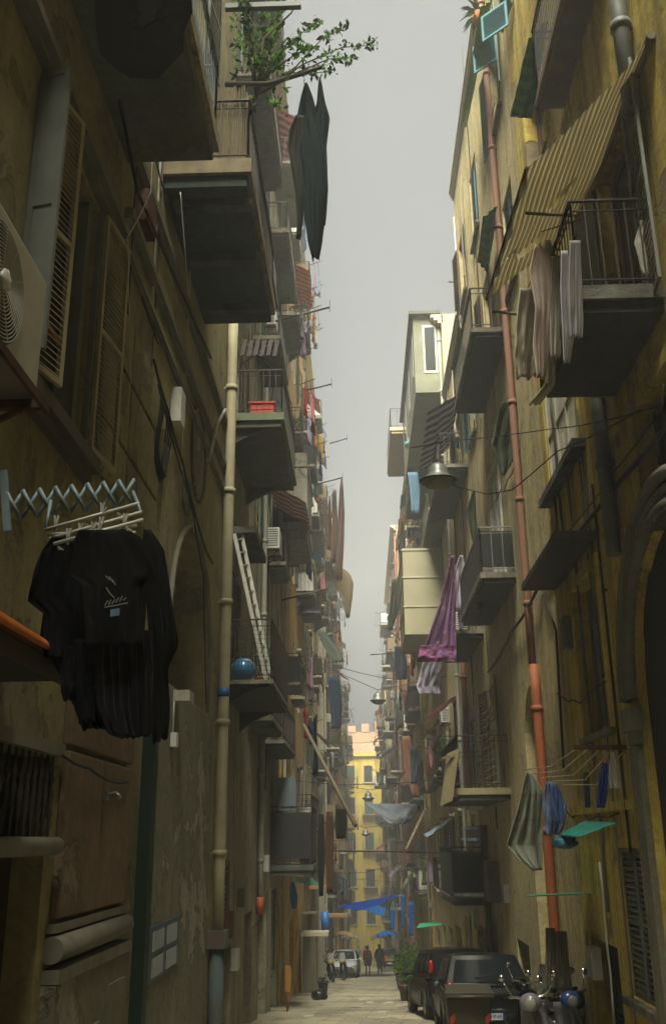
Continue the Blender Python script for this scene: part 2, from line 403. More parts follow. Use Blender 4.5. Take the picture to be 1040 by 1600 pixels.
def railing(mb, path, z, h=1.0, sp=.12, r=.013, top=.04, style='bars'):
    for i in range(len(path)-1):
        p, q = Vector((*path[i], 0)), Vector((*path[i+1], 0)); L = (q-p).length
        for zz in ((z+h, top), (z+.09, .025), (z+h-.13, .018)):
            mb.bar(p+Vector((0, 0, zz[0])), q+Vector((0, 0, zz[0])), zz[1], zz[1]*.6)
        nb = max(2, int(L/sp))
        for k in range(nb+1):
            c = p+(q-p)*k/nb
            rr = r*1.7 if k in (0, nb) else r
            mb.bar(c+Vector((0, 0, z)), c+Vector((0, 0, z+h)), rr)
        if style == 'belly':
            d = (q-p).normalized(); nr = Vector((d.y, -d.x, 0))
            for k in range(nb): c = p+(q-p)*(k+.5)/nb; mb.bar(c+Vector((0, 0, z+.12)), c+nr*.12+Vector((0, 0, z+.35)), r*.8)
def balcony(par, X, s, a, b, z, out=.85, th=.16, slab=None, under=None, rail='bars', h=1.0, sp=.12, brackets=0, rm=None, parts=True, screen=None, r=.013):
    Xo = X-s*out
    mb = MB(); mb.m(0).box(X+s*.02, Xo, a, b, z, z+th*.55)
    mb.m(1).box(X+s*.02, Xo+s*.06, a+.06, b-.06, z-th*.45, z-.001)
    for i in range(brackets):
        y = a+.25+(b-a-.5)*i/max(1, brackets-1)
        mb.m(1); K = 5; x0 = X+s*.02
        prev = None
        for k in range(K+1):
            t = k/K; xx = X-s*out*.8*t; zz = z-th*.45-.42*(1-t)**1.6
            cur = [(xx, y-.06, zz), (xx, y+.06, zz), (xx, y+.06, z-th*.45), (xx, y-.06, z-th*.45)]
            if prev:
                for (i1, i2) in ((0, 1), (1, 2), (2, 3), (3, 0)): mb.quad(prev[i1], prev[i2], cur[i2], cur[i1])
            prev = cur
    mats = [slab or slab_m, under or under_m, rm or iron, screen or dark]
    e = .05; path = [(X, a+e), (Xo+s*e, a+e), (Xo+s*e, b-e), (X, b-e)]
    t = mb if not parts else MB()
    if rail: 
        t.m(2 if not parts else 0); railing(t, path, z+th*.55, h, sp, r=r)
    if not parts:
        if screen:
            mb.m(3); 
            for i in range(3): mb.bar((*path[i], z+th+h*.45), (*path[i+1], z+th+h*.45), .015, h*.8)
        return mb.build('balcony', mats, par)
    o = mb.build('balcony', mats[:2], par)
    if rail: t.build('railing', rm or iron, o)
    if screen:
        q = MB()
        for i in range(3): q.bar((*path[i], z+th+h*.42), (*path[i+1], z+th+h*.42), .012, h*.8)
        q.build('screen', screen, o)
    return o
def pipe(par, X, s, y, z0, z1, r, mat, name='drainpipe', label=None, wob=0, gap=.03):
    mb = MB(); xc = X-s*(r+gap)
    pts = [(xc, y+wob*math.sin(z*.7), z) for z in np.linspace(z0, z1, 12)]
    mb.tube(pts, r, 12)
    z = z0+1.2
    while z < z1: 
        yy = y+wob*math.sin(z*.7)
        mb.lathe((xc, yy, z), [(r, -.05), (r*1.25, -.045), (r*1.25, .045), (r, .05)], 12); mb.box(X, xc, yy-.015, yy+.015, z-.015, z+.015); z += 2.1
    return mb.build(name, mat, par, label)
def cornice(par, X, s, a, b, z, mat, out=.4, name='cornice'):
    mb = MB()
    for k, (o, h) in enumerate(((out*.35, .12), (out*.7, .1), (out, .14))): mb.box(X+s*.05, X-s*o, a, b, z+k*.115, z+k*.115+.113)
    return mb.build(name, mat, par)
def band(par, X, s, a, b, z, h, out, mat, name='string_course'):
    mb = MB(); mb.box(X+s*.03, X-s*out, a, b, z, z+h); mb.box(X+s*.03, X-s*out*.55, a, b, z-h*.5, z-.002)
    return mb.build(name, mat, par)

# ------------------------------------------------------------------ loose things
def drape(name, rows, Y, mat, label, cat, fold=.05, nf=5, seed=0, group=None, thick=.012, nu=34, nv=30, dy=0., X=None, hem=.02, pegs=True, mats=None):
    """hanging cloth of real size at depth Y: rows of (py, left px, right px); dy leans it along the street; folds run down it"""
    ys = [r[0] for r in rows]; xl = [r[1] for r in rows]; xr = [r[2] for r in rows]
    def P(u, v):
        py = ys[0]+(ys[-1]-ys[0])*v; a = np.interp(py, ys, xl); b = np.interp(py, ys, xr)
        YY = Y+dy*(u-.5)
        amp = fold*(.35+.65*v)
        uu = u+.18*noise.noise(Vector((u*3, v*1.5, seed+7)))
        off = amp*(math.sin(uu*nf*math.pi*2+seed+1.3*v)*.42*(.6+.8*noise.noise(Vector((u*2.5, v, seed+3))))+noise.noise(Vector((u*5+seed, v*2.2, seed)))*1.2+.35*noise.noise(Vector((u*14, v*7, seed))))
        py2 = py+(hem*(ys[-1]-ys[0])*(noise.noise(Vector((u*5, seed*3.1, 0)))+.35*math.sin(u*nf*6.28)))*v
        p = at(a+(b-a)*u, py2, YY); p.y += off; return p
    mb = MB(); mb.sheet(P, nu, nv)
    return solo(mb, name, mats or mat, label, cat, group, solid=thick)
def garment(kind, p, ax, w, h, mat, label, group=None, seed=0, lo=False, nrm=None):
    """p = top centre, ax = direction along the line"""
    ax = Vector(ax).normalized(); nr = Vector((-ax.y, ax.x, 0)); p = Vector(p); r = random.Random(seed)
    mb = MB(); nu, nv = (5, 5) if lo else (14, 12)
    ph = r.random()*6; fold = .035+.03*r.random()
    def part(c0, wtop, wbot, z0, z1, nn):
        def P(u, v):
            ww = wtop+(wbot-wtop)*v; q = p+ax*(c0(v) if callable(c0) else c0)+ax*(u-.5)*ww
            o = fold*(.3+.7*v)*(math.sin(u*9+ph+v*2)+.8*noise.noise(Vector((u*3+ph, v*3, seed))))
            return (q.x+nr.x*o, q.y+nr.y*o, q.z-(z0+(z1-z0)*v)*h-.02*math.sin(u*7+ph)*v*h)
        mb.sheet(P, nn, nv)
    if kind == 'trousers':
        part(0, w*.62, w*.68, 0, .3, nu); part(lambda v: -w*.19-w*.05*v, w*.34, w*.26, .3, 1, nu//2+1); part(lambda v: w*.19+w*.05*v, w*.34, w*.26, .3, .98, nu//2+1)
    elif kind == 'shirt':
        part(0, w*.62, w*.66, 0, 1, nu); part(-w*.42, w*.3, w*.2, .02, .36, nu//2+1); part(w*.42, w*.3, w*.2, .02, .38, nu//2+1)
    elif kind == 'dress': part(0, w*.5, w, 0, 1, nu)
    elif kind == 'socks': part(-w*.2, w*.22, w*.2, 0, 1, 3); part(w*.2, w*.22, w*.2, 0, .9, 3)
    else: part(0, w, w*.97, 0, 1, nu)
    nm = {'trousers': 'trousers', 'shirt': 'shirt', 'dress': 'dress', 'socks': 'socks', 'towel': 'towel', 'sheet': 'bed_sheet'}[kind]
    return solo(mb, nm, mat, label, nm.replace('_', ' '), group, solid=.01)
def cable(pts, r, label, sag=.0, n=10, group=None, name='cable', cat='cable', mat=None):
    mb = MB(); out = []
    for i in range(len(pts)-1):
        p, q = Vector(pts[i]), Vector(pts[i+1])
        for k in range(n+(i == len(pts)-2)):
            t = k/n; c = p.lerp(q, t); c.z -= sag*4*t*(1-t)*(q-p).length; out.append(c)
    mb.tube(out, r, 5); return solo(mb, name, mat or cable_m, label, cat, group)
def leaves(mb, c, rad, n, size, r, k=(0, 1), droop=.3):
    for i in range(n):
        d = Vector((r.gauss(0, 1), r.gauss(0, 1), r.gauss(0, .8))).normalized()*(r.random()**.5)
        p = Vector(c)+Vector((d.x*rad[0], d.y*rad[1], d.z*rad[2]))
        a = Vector((r.uniform(-1, 1), r.uniform(-1, 1), r.uniform(-.9, .3)-droop)).normalized(); b = a.cross(Vector((r.uniform(-1, 1), r.uniform(-1, 1), 1))).normalized()
        s = size*r.uniform(.6, 1.3); mb.m(r.choice(k))
        mb.quad(p-a*s*.5, p+b*s*.24-a*s*.05, p+a*s*.5, p-b*s*.24-a*s*.05)
    mb.m(0)
def pot_plant(loc, rp, hp, spread, hgt, n, label, group=None, pot=None, size=.09, seed=1, cat='potted plant', name='potted_plant'):
    r = random.Random(seed); t = thing(name, label, cat, loc, group); x, y, z = loc
    MB().lathe((x, y, z), [(0, 0), (rp*.72, 0), (rp*.95, hp*.86), (rp*1.08, hp*.86), (rp*1.08, hp), (rp*.92, hp), (rp*.9, hp*.88), (0, hp*.88)], 14).build('pot', pot or terracotta, t)
    mb = MB()
    for i in range(6):
        a = r.random()*6.28; e = Vector((x+math.cos(a)*spread*.6, y+math.sin(a)*spread*.6, z+hp+hgt*r.uniform(.6, 1)))
        mb.tube([(x, y, z+hp*.8), Vector((x, y, z+hp)).lerp(e, .5)+Vector((0, 0, .05)), e], [.012, .009, .004], 5)
    mb.build('stem', bark, t)
    mb = MB(); leaves(mb, (x, y, z+hp+hgt*.55), (spread, spread, hgt*.55), n, size, r); mb.build('foliage', [leaf_m, leaf_d], t)
    return t
def ac_unit(X, s, y, z, label, w=.8, h=.58, dpt=.3, out=.12, group='air conditioning units on the facades'):
    t = thing('air_conditioner', label, 'air conditioner', (X, y, z-.12), group)
    x0, x1 = X-s*out, X-s*(out+dpt)
    mb = MB(); mb.box(x0, x1, y-w/2, y+w/2, z, z+h)
    o = mb.build('casing', white_metal, t); bv = o.modifiers.new('b', 'BEVEL'); bv.width = .02; bv.segments = 2
    mb = MB(); xf = x1-s*.012
    for k in range(1, 9): 
        rr = .03*k; pts = [(xf, y+w*.1+rr*math.cos(q), z+h/2+rr*math.sin(q)) for q in np.linspace(0, 6.283, 22)]; mb.tube(pts, .004, 4, False)
    for q in range(6): a = q*math.pi/6; mb.bar((xf, y+w*.1-.25*math.cos(a), z+h/2-.25*math.sin(a)), (xf, y+w*.1+.25*math.cos(a), z+h/2+.25*math.sin(a)), .006)
    mb.build('fan_grille', steel, t)
    mb = MB()
    for k in range(8):
        zz = z+h*.12+h*.76*k/7; mb.box(x0, x1+s*.04, y-w/2-.006, y-w/2-.001, zz, zz+h*.045)
    mb.build('side_vent', dark, t)
    for yy in (y-w*.36, y+w*.36): MB().bar((X, yy, z-.03), (x1, yy, z-.03), .04).bar((X, yy, z-.3), (x1+s*.05, yy, z-.04), .03).build('bracket', rust, t)
    return t

# ================================================================== BUILDINGS
P_dark = plaster('grimy brown stucco', (.42, .37, .18), (.15, .13, .07), (.26, .23, .15), .57, .3, 3)
P_cem = plaster('patched cement render', (.27, .255, .17), (.12, .11, .08), (.37, .35, .27), .57, .4, 11)
P_grey = plaster('grey stained stucco', (.44, .41, .28), (.13, .12, .085), (.24, .22, .16), .58, .7, 5)
P_och = plaster('ochre orange stucco', (.74, .48, .14), (.2, .12, .05), (.3, .25, .17), .62, .5, 8)
P_cream = plaster('cream stucco', (.78, .68, .38), (.26, .21, .13), (.36, .33, .26), .62, .5, 2)
P_yel = plaster('yellow stucco', (.78, .60, .11), (.24, .16, .05), (.30, .235, .13), .60, .65, 14)
P_pink = plaster('pinkish beige stucco', (.76, .64, .33), (.22, .17, .09), (.34, .29, .19), .63, .5, 21)
P_gold = plaster('golden stucco', (.68, .48, .16), (.26, .16, .06), (.35, .28, .18), .62, .5, 26)
P_salm = plaster('salmon stucco', (.60, .33, .20), (.25, .14, .09), (.36, .25, .18), .66, .4, 31)
P_bright = plaster('bright yellow stucco', (.74, .57, .10), (.36, .26, .06), (.5, .4, .12), .64, .6, 37)
P_pale = plaster('pale grey stucco', (.56, .53, .41), (.2, .19, .15), (.3, .28, .23), .62, .5, 41)
trim_g = M('grey stone trim', (.20, .19, .15), .9, scale=3, var=.45)
trim_p = M('pale painted trim', (.40, .37, .28), .85, scale=3, var=.3)
panel_red = plaster('reddish stone panels', (.25, .17, .10), (.16, .11, .07), (.26, .20, .13), .57, .35, 51)

def bld(name, label, X, s, y0, y1, top, wallmat, ops, cat='building', depth=8, deep=.28, cor=None, group=None, step=None):
    t = thing(name, label, cat, (X+s*depth/2, (y0+y1)/2, gz((y0+y1)/2)), group)
    mb = MB(); zb = gz(y1)-1.0
    if step:                                                   # the far end of the roof is one storey lower
        ys_, t2 = step
        facade(mb, X, s, y0, ys_, zb, top, [o for o in ops if o[1] < ys_], deep); body(mb, X, s, y0, ys_, zb, top, depth)
        facade(mb, X, s, ys_, y1, zb, t2, [o for o in ops if o[0] > ys_], deep); body(mb, X, s, ys_+.003, y1, zb, t2, depth)
    else: facade(mb, X, s, y0, y1, zb, top, ops, deep); body(mb, X, s, y0, y1, zb, top, depth)
    mb.build('wall', wallmat, t)
    if cor: cornice(t, X, s, y0, y1, top-.36, cor)
    return t
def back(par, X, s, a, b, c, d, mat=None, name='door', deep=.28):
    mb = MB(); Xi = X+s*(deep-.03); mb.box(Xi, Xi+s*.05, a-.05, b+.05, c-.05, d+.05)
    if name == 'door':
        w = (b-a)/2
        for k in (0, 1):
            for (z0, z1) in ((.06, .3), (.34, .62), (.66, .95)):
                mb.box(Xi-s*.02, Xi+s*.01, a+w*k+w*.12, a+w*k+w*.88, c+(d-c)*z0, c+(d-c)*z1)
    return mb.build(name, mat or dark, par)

# ---------------- left, nearest
ops = [(6.25, 7.95, 4.95, 7.5), (5.6, 7.9, -1.2, 1.5), (5.6, 7.9, 1.64, 2.25), (12.3, 15.55, 3.55, 5.95, 'arch', .9),
       (9.2, 10.4, 11.6, 14.0), (6.2, 7.8, 11.6, 14.2), (11.6, 13.2, 10.1, 12.6), (6.2, 7.6, 15.8, 18.2), (11.6, 13.2, 14.6, 17.1), (11.6, 13.2, 19.4, 21.8)]
LA = bld('tenement_building', 'grimy brown tenement nearest on the left with stone pilaster, dark door and blind arch', -2.5, -1, -22, 16.9, 29, P_dark, ops)
mb = MB(); mb.box(-3.45, -3.39, 12.2, 15.7, 3.5, 6.0); mb.build('arch_infill', P_cem, LA)
mb = MB(); mb.box(-2.5, -2.482, 11.2, 16.3, -2.6, 3.5); mb.build('cement_render', P_cem, LA)
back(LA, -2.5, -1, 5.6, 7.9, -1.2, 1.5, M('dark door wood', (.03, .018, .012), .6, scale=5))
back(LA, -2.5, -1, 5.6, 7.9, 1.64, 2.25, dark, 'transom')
mb = MB()
for i in range(16): 
    y = 5.68+i*.145; mb.lathe((-2.47, y, 1.64), [(.012, 0), (.012, .12), (.026, .17), (.012, .22), (.03, .3), (.012, .38), (.026, .43), (.012, .48), (.012, .61)], 8)
mb.build('grille', iron, LA)
mb = MB(); mb.tube([(-2.44, 5.2, 1.57), (-2.44, 8.0, 1.57)], .07, 12); mb.box(-2.5, -2.42, 5.2, 8.0, 1.5, 1.64); mb.box(-2.5, -2.44, 5.2, 8.06, 2.26, 2.36); mb.build('lintel', trim_g, LA)
w1 = window(LA, -2.5, -1, 6.25, 7.95, 4.95, 7.5, 'glass', fr=M('orange brown wood frame', (.30, .11, .035), .5, scale=4), sill=False)
q = MB(); q.box(-2.54, -2.76, 7.80, 7.93, 4.96, 7.49); q.box(-2.44, -2.74, 7.955, 7.99, 4.96, 7.49); q.build('jamb_panel', shut_grey, w1)
for args in ((-2.44, 6.2, .25, 1, .56), (-2.42, 8.02, .12, 1, .62)):
    q = MB(); leaf_panel(q, *args[:4], args[4], 4.97, 7.5, .055, k_frame=0, k_slat=1); q.build('shutter', [louver_lit, louver_lit], w1)
q = MB(); leaf_panel(q, -2.48, 6.16, 1, -.2, .26, 4.97, 7.5, .055, solid=True); q.build('shutter', shut_grey, w1)
mb = MB(); mb.box(-2.5, -2.36, 5.2, 8.2, 4.80, 4.93); mb.box(-2.5, -2.42, 5.2, 8.15, 4.70, 4.798); mb.build('sill', M('dark sill stone', (.09, .08, .065), .9), LA)
for z, h, o in ((9.05, .10, .10), (8.15, .09, .10), (7.72, .07, .07)): band(LA, -2.5, -1, 5.0 if z > 9 else 8.9, 16.9, z, h, o, trim_g)
band(LA, -2.5, -1, 5.0, 8.6, 7.62, .09, .16, trim_g)
mb = MB()                                                     # raised stone panels with dark joints
for (a, b) in ((8.35, 9.5), (9.54, 11.1)):
    for (c, d) in ((5.0, 5.52), (5.57, 6.35), (6.4, 7.05)): mb.box(-2.5, -2.455, a, b, c, d)
o = mb.build('rusticated_panels', P_dark, LA); bv = o.modifiers.new('b', 'BEVEL'); bv.width = .012; bv.segments = 2
mb = MB()
for (a, b) in ((8.15, 9.25), (9.29, 10.45)):
    for (c, d) in ((1.02, 2.32), (2.37, 3.1)): mb.box(-2.5, -2.42, a, b, c, d)
o = mb.build('pilaster_panels', panel_red, LA); bv = o.modifiers.new('b', 'BEVEL'); bv.width = .015; bv.segments = 2
mb = MB(); mb.tube([(-2.44, 8.08, .80), (-2.44, 10.5, .80)], .10, 14); mb.box(-2.5, -2.36, 8.08, 10.5, .56, .66); mb.box(-2.5, -2.42, 8.1, 10.5, .92, .985)
mb.build('base_moulding', trim_g, LA)
mb = MB(); mb.box(-2.5, -2.38, 8.08, 10.5, -2, .55); mb.box(-2.38, -2.35, 8.5, 9.4, -1.6, .1); mb.box(-2.38, -2.352, 9.7, 10.3, -1.6, .35); mb.build('pilaster_base', P_cem, LA)
mb = MB(); mb.box(-2.5, -2.44, 11.25, 11.8, 3.6, 6.6); mb.build('pilaster', P_dark, LA)
mb = MB(); mb.box(-2.40, -2.27, 10.72, 10.95, -1.8, 2.7); mb.build('corner_guard', M('dark green paint', (.008, .035, .022), .6), LA)
# archivolt, medallions
mb = MB(); r_ = 1.625
pts = [(-2.47, 13.925-(r_+.1)*math.cos(t), 4.325+(r_+.1)*math.sin(t)) for t in np.linspace(0, math.pi, 22)]; mb.tube([(-2.49, 12.2, 3.55)]+pts+[(-2.49, 15.65, 3.55)], .04, 8)
mb.build('arch_moulding', trim_g, LA)
mb = MB()
for (cy, cz, ry, rz) in ((14.0, 7.35, .62, .75), (13.1, 6.35, .30, .26)):
    mb.tube([(-2.47, cy+ry*math.cos(t), cz+rz*math.sin(t)) for t in np.linspace(0, 6.2832, 26)], .028, 6)
    mb.sheet(lambda u, v, cy=cy, cz=cz, ry=ry, rz=rz: (-2.49+.05*v*(1-v), cy+ry*v*math.cos(u*6.2832), cz+rz*v*math.sin(u*6.2832)), 20, 4)
mb.build('medallion', P_cem, LA)
for (a, b, c, d) in ((6.2, 7.8, 11.6, 14.2), (9.2, 10.4, 11.6, 14.0), (11.6, 13.2, 10.1, 12.6), (6.2, 7.6, 15.8, 18.2), (11.6, 13.2, 14.6, 17.1), (11.6, 13.2, 19.4, 21.8)):
    window(LA, -2.5, -1, a, b, c, d, 'open', shut_grey, sill=False)
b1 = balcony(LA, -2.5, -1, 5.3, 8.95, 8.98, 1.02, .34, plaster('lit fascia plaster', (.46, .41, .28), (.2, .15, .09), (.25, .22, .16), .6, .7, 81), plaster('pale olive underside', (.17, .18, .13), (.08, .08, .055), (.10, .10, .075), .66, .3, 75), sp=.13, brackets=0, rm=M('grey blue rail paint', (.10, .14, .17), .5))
b1['label'] = 'large balcony with a flaking dark patch on its underside'
def onZ(px, py, z):
    d = _ray(px, py); return CAM+d*((z-1.6)/d.z)
zz_ = 8.98-.34*.45-.006
poly = [(145, -40), (150, 45), (158, 85), (180, 108), (205, 122), (245, 124), (262, 110), (285, 80), (290, 50), (298, 20), (300, -40)]
mb = MB(); ids = [mb.addv(onZ(x+3*math.sin(i*3), y, zz_)) for i, (x, y) in enumerate(poly)]; mb.face(*ids)
o = mb.build('flaked_patch', plaster('bare soffit concrete', (.045, .048, .04), (.02, .02, .018), (.07, .07, .06), .6, .3, 61), b1); sm_ = o.modifiers.new('t', 'SOLIDIFY'); sm_.thickness = .01
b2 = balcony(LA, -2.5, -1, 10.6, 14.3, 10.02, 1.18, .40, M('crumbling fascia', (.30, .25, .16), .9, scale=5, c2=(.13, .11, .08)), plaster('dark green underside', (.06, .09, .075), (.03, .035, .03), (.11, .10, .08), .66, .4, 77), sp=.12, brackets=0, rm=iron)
mb = MB()                                                     # reed screen inside the railing
r0 = random.Random(3)
def reed(p, q, z0, z1):
    L = (Vector(q)-Vector(p)).length; n_ = int(L/.022)
    for i in range(n_):
        c = Vector(p).lerp(Vector(q), i/n_); a = r0.uniform(-.012, .012); mb.bar((c.x, c.y, z0), (c.x+a, c.y+a, z1+r0.uniform(-.06, .04)), .013)
reed((-2.48, 10.70, 0), (-1.42, 10.70, 0), 10.26, 11.5); reed((-1.42, 10.7, 0), (-1.42, 14.2, 0), 10.26, 11.45)
mb.build('reed_screen', M('dry reeds', (.20, .15, .08), .9, scale=30, c2=(.10, .07, .04)), b2)
for y in (10.9, 12.2, 13.6): MB().box(-1.35, -2.4, y, y+.16, 9.72, 9.838).build('underside_beam', under_m, b2)
pipe(LA, -2.5, -1, 16.6, .2, 11.5, .095, M('cream painted pipe', (.42, .385, .26), .7, scale=3, var=.3), label='thick cream drainpipe', gap=.05)
mb = MB(); mb.tube([(-2.36, 16.6, 3.93), (-2.36, 16.6, 4.07)], .105, 12); mb.build('blue_tape', M('blue tape', (.02, .14, .42), .5), LA)
mb = MB(); mb.tube([(-2.36, 16.6, -2.2), (-2.36, 16.6, .18)], .12, 12); mb.box(-2.5, -2.2, 16.42, 16.78, -.02, .24); mb.build('drainpipe', M('rusty blue iron', (.06, .12, .14), .8, scale=4, c2=(.13, .06, .03)), LA, 'rusted blue iron foot of the cream drainpipe')

# ---------------- left, second (behind the cream pipe)
ops = [(18.5, 20.9, -2.6, -.35), (18.6, 20.6, -.15, 1.2), (19.0, 21.4, 4.5, 7.1), (18.7, 20.2, 9.9, 12.4), (24.2, 25.4, 4.6, 7.0), (27.6, 28.8, 4.4, 6.8), (24.2, 25.4, 9.6, 12.0), (27.6, 28.8, 9.6, 12.0),
       (23.2, 24.8, -2.9, 0), (26.3, 28.3, -3.2, 0), (29.8, 31.6, -3.4, .2)]
for z in (14.6, 19.2, 23.8): ops += [(19, 20.3, z, z+2.4), (23.6, 24.9, z, z+2.4), (28.2, 29.5, z, z+2.4)]
LB = bld('tenement_building', 'grey stained tenement on the left behind the cream drainpipe, ladder on its low balcony', -2.7, -1, 16.9, 32.4, 27.8, P_grey, ops, cor=trim_g)
back(LB, -2.7, -1, 18.5, 20.9, -2.6, -.35, shut_grey); back(LB, -2.7, -1, 23.2, 24.8, -2.9, 0, shut_brown); back(LB, -2.7, -1, 26.3, 28.3, -3.2, 0, iron); back(LB, -2.7, -1, 29.8, 31.6, -3.4, .2, shut_green)
window(LB, -2.7, -1, 18.6, 20.6, -.15, 1.2, 'closed', shut_grey)
for o_ in ops[2:8]: window(LB, -2.7, -1, *o_, 'open' if o_[0] != 19.0 else 'closed', shut_brown if o_[0] < 24 else shut_green, sill=False)
for o_ in ops[11:]: window(LB, -2.7, -1, *o_, 'open', shut_green, sill=False)
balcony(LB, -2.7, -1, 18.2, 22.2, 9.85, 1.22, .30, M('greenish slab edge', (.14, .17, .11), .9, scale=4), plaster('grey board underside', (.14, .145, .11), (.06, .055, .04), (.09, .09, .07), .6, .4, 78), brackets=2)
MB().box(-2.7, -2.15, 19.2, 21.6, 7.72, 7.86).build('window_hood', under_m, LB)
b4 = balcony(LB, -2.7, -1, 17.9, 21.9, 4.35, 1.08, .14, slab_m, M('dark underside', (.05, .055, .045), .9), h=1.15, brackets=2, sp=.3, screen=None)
mb = MB(); path = [(-2.7, 17.95), (-1.64, 17.95), (-1.64, 21.85)]
for i in range(2):                                            # wire mesh on the railing
    p, q = Vector((*path[i], 0)), Vector((*path[i+1], 0)); L = (q-p).length
    for k in range(int(L/.06)): c = p.lerp(q, k*.06/L); mb.bar(c+Vector((0, 0, 4.5)), c+Vector((0, 0, 5.5)), .006)
    for k in range(12): z = 4.52+k*.085; mb.bar(p+Vector((0, 0, z)), q+Vector((0, 0, z)), .006)
mb.build('wire_mesh', iron, b4)
balcony(LB, -2.7, -1, 29.2, 32.2, .75, 1.25, .28, under_m, under_m, h=1.6, sp=.2, brackets=0, screen=M('dark sheet metal', (.012, .013, .014), .8)).__setitem__('label', 'low enclosed balcony clad in dark sheet metal')
pipe(LB, -2.7, -1, 25.6, -.1, 12.5, .075, M('grey painted pipe', (.26, .26, .22), .6), label='thin grey drainpipe')
MB().tube([(-2.6, 25.6, -.15), (-2.6, 25.6, .25)], .1, 10).build('pipe_boot', M('orange plastic', (.5, .12, .03), .6), LB)
for (a, b, z, sc) in ((22.8, 25.6, 14.3, None), (27.4, 31.8, 14.3, None), (18.3, 21.3, 14.3, None), (18.3, 22.6, 18.9, None), (24.6, 28.6, 18.9, None), (29.4, 32.2, 18.9, None), (18.3, 22.8, 23.5, None), (27.2, 30.8, 23.5, None), (27.4, 29.3, 9.3, None), (23.3, 26.5, 4.3, None), (27, 31.5, 4.1, None)):
    balcony(LB, -2.7, -1, a, b, z, .55+.45*((a*7.3) % 1), .2, brackets=0, sp=.14)

q = MB(); q.box(-2.7, -1.62, 29.4, 32.35, 10.7, 13.7); v_ = q.build('enclosed_balcony', plaster('grey concrete panels', (.30, .29, .24), (.12, .11, .09), (.2, .19, .15), .6, .6, 91), LB)
for z_ in (11.0, 13.2): MB().box(-2.7, -1.59, 29.37, 32.38, z_, z_+.07).build('trim', trim_g, v_)
q = MB(); q.box(-2.4, -1.8, 29.38, 29.41, 11.3, 11.9); q.build('window', glass, v_)
# ---------------- right, nearest (yellow)
ops = [(13.15, 15.35, 7.05, 9.6, 'flush', .07), (9.45, 10.95, 7.05, 9.9), (10.0, 11.7, 12.4, 15.0), (13.3, 14.8, 12.6, 14.8), (9.0, 10.45, 4.9, 6.3), (12.95, 14.5, 2.95, 5.15),
       (8.25, 11.65, -2.2, 4.85, 'arch', .14), (12.15, 13.4, -.3, 1.45), (13.9, 15.5, -2.4, .2), (6.6, 8.0, 12.4, 14.9), (10.0, 11.5, 17.2, 19.6), (13.3, 14.8, 17.2, 19.4), (13.3, 14.6, 21.6, 23.4), (10, 11.4, 21.6, 23.6)]
RA = bld('tenement_building', 'yellow tenement nearest on the right with a big dark arched portal and striped awning above', 3.3, 1, -22, 15.9, 25.6, P_yel, ops, cor=trim_p)
back(RA, 3.3, 1, 8.25, 11.65, -2.2, 4.85, M('portal interior shade', (.015, .015, .012), .8), 'door', .14)  # dark panel painted in for the shaded interior behind the arch
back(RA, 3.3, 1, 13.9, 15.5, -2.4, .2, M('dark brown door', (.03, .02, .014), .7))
window(RA, 3.3, 1, 13.15, 15.35, 7.05, 9.6, 'glass', fr=trim_p, gl=bright_glass, deep=.07, mull=2); MB().box(3.3, 3.10, 12.85, 15.6, 6.90, 7.03).build('sill', under_m, RA)
window(RA, 3.3, 1, 9.45, 10.95, 7.05, 9.9, 'open', shut_grey, sill=False)
window(RA, 3.3, 1, 10.0, 11.7, 12.4, 15.0, 'glass', fr=shut_blue, gl=bright_glass, sill=False)
window(RA, 3.3, 1, 13.3, 14.8, 12.6, 14.8, 'glass', sill=False, fr=frame_b)
window(RA, 3.3, 1, 9.0, 10.45, 4.9, 6.3, 'glass', sill=True, fr=shut_brown)
window(RA, 3.3, 1, 12.95, 14.5, 2.95, 5.15, 'glass', fr=trim_g, gl=M('dusty glass', (.16, .15, .11), .3, scale=2))
window(RA, 3.3, 1, 12.15, 13.4, -.3, 1.45, 'closed', shut_grey, pitch=.07)
for o_ in ops[9:]: window(RA, 3.3, 1, *o_, 'open', shut_green, sill=False)
for o_ in (ops[0], ops[3], ops[5], ops[4]): surround(RA, 3.3, 1, *o_[:4], P_yel, .14, False)
MB().box(3.3, 2.72, 12.75, 15.75, 5.50, 5.60).build('window_hood', M('dark metal hood', (.03, .035, .03), .7), RA)
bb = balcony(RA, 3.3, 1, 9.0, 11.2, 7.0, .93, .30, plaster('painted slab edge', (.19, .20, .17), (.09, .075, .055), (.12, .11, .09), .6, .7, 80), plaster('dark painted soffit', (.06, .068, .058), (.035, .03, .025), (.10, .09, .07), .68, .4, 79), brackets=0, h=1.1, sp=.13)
bb['label'] = 'wide balcony with dark soffit and iron rail under the awning'
balcony(RA, 3.3, 1, 9.3, 12.15, 12.3, .42, .22, M('brown corroded edge', (.15, .10, .06), .9), M('brown corroded soffit', (.11, .085, .055), .9, scale=3, c2=(.05, .045, .035)), brackets=0, h=1.3, sp=.1)
balcony(RA, 3.3, 1, 9.3, 12.15, 17.0, .8, .2)
mb = MB()                                                     # archivolt of the portal
for rr, t in ((1.78, .07), (1.95, .05), (2.12, .08)):
    mb.tube([(3.26, 9.95+rr*math.cos(a), 3.15+rr*math.sin(a)) for a in np.linspace(0, math.pi, 24)], t, 8)
for y in (8.07, 11.83): mb.box(3.3, 3.18, y-.24, y+.24, 2.78, 3.05); mb.box(3.3, 3.22, y-.2, y+.2, 2.62, 2.778)
mb.build('arch_moulding', trim_g, RA)
for q_ in ((11.68, 12.05), (7.8, 8.2)): MB().box(3.3, 3.22, *q_, -2.2, 2.6).build('pilaster', P_cem, RA)
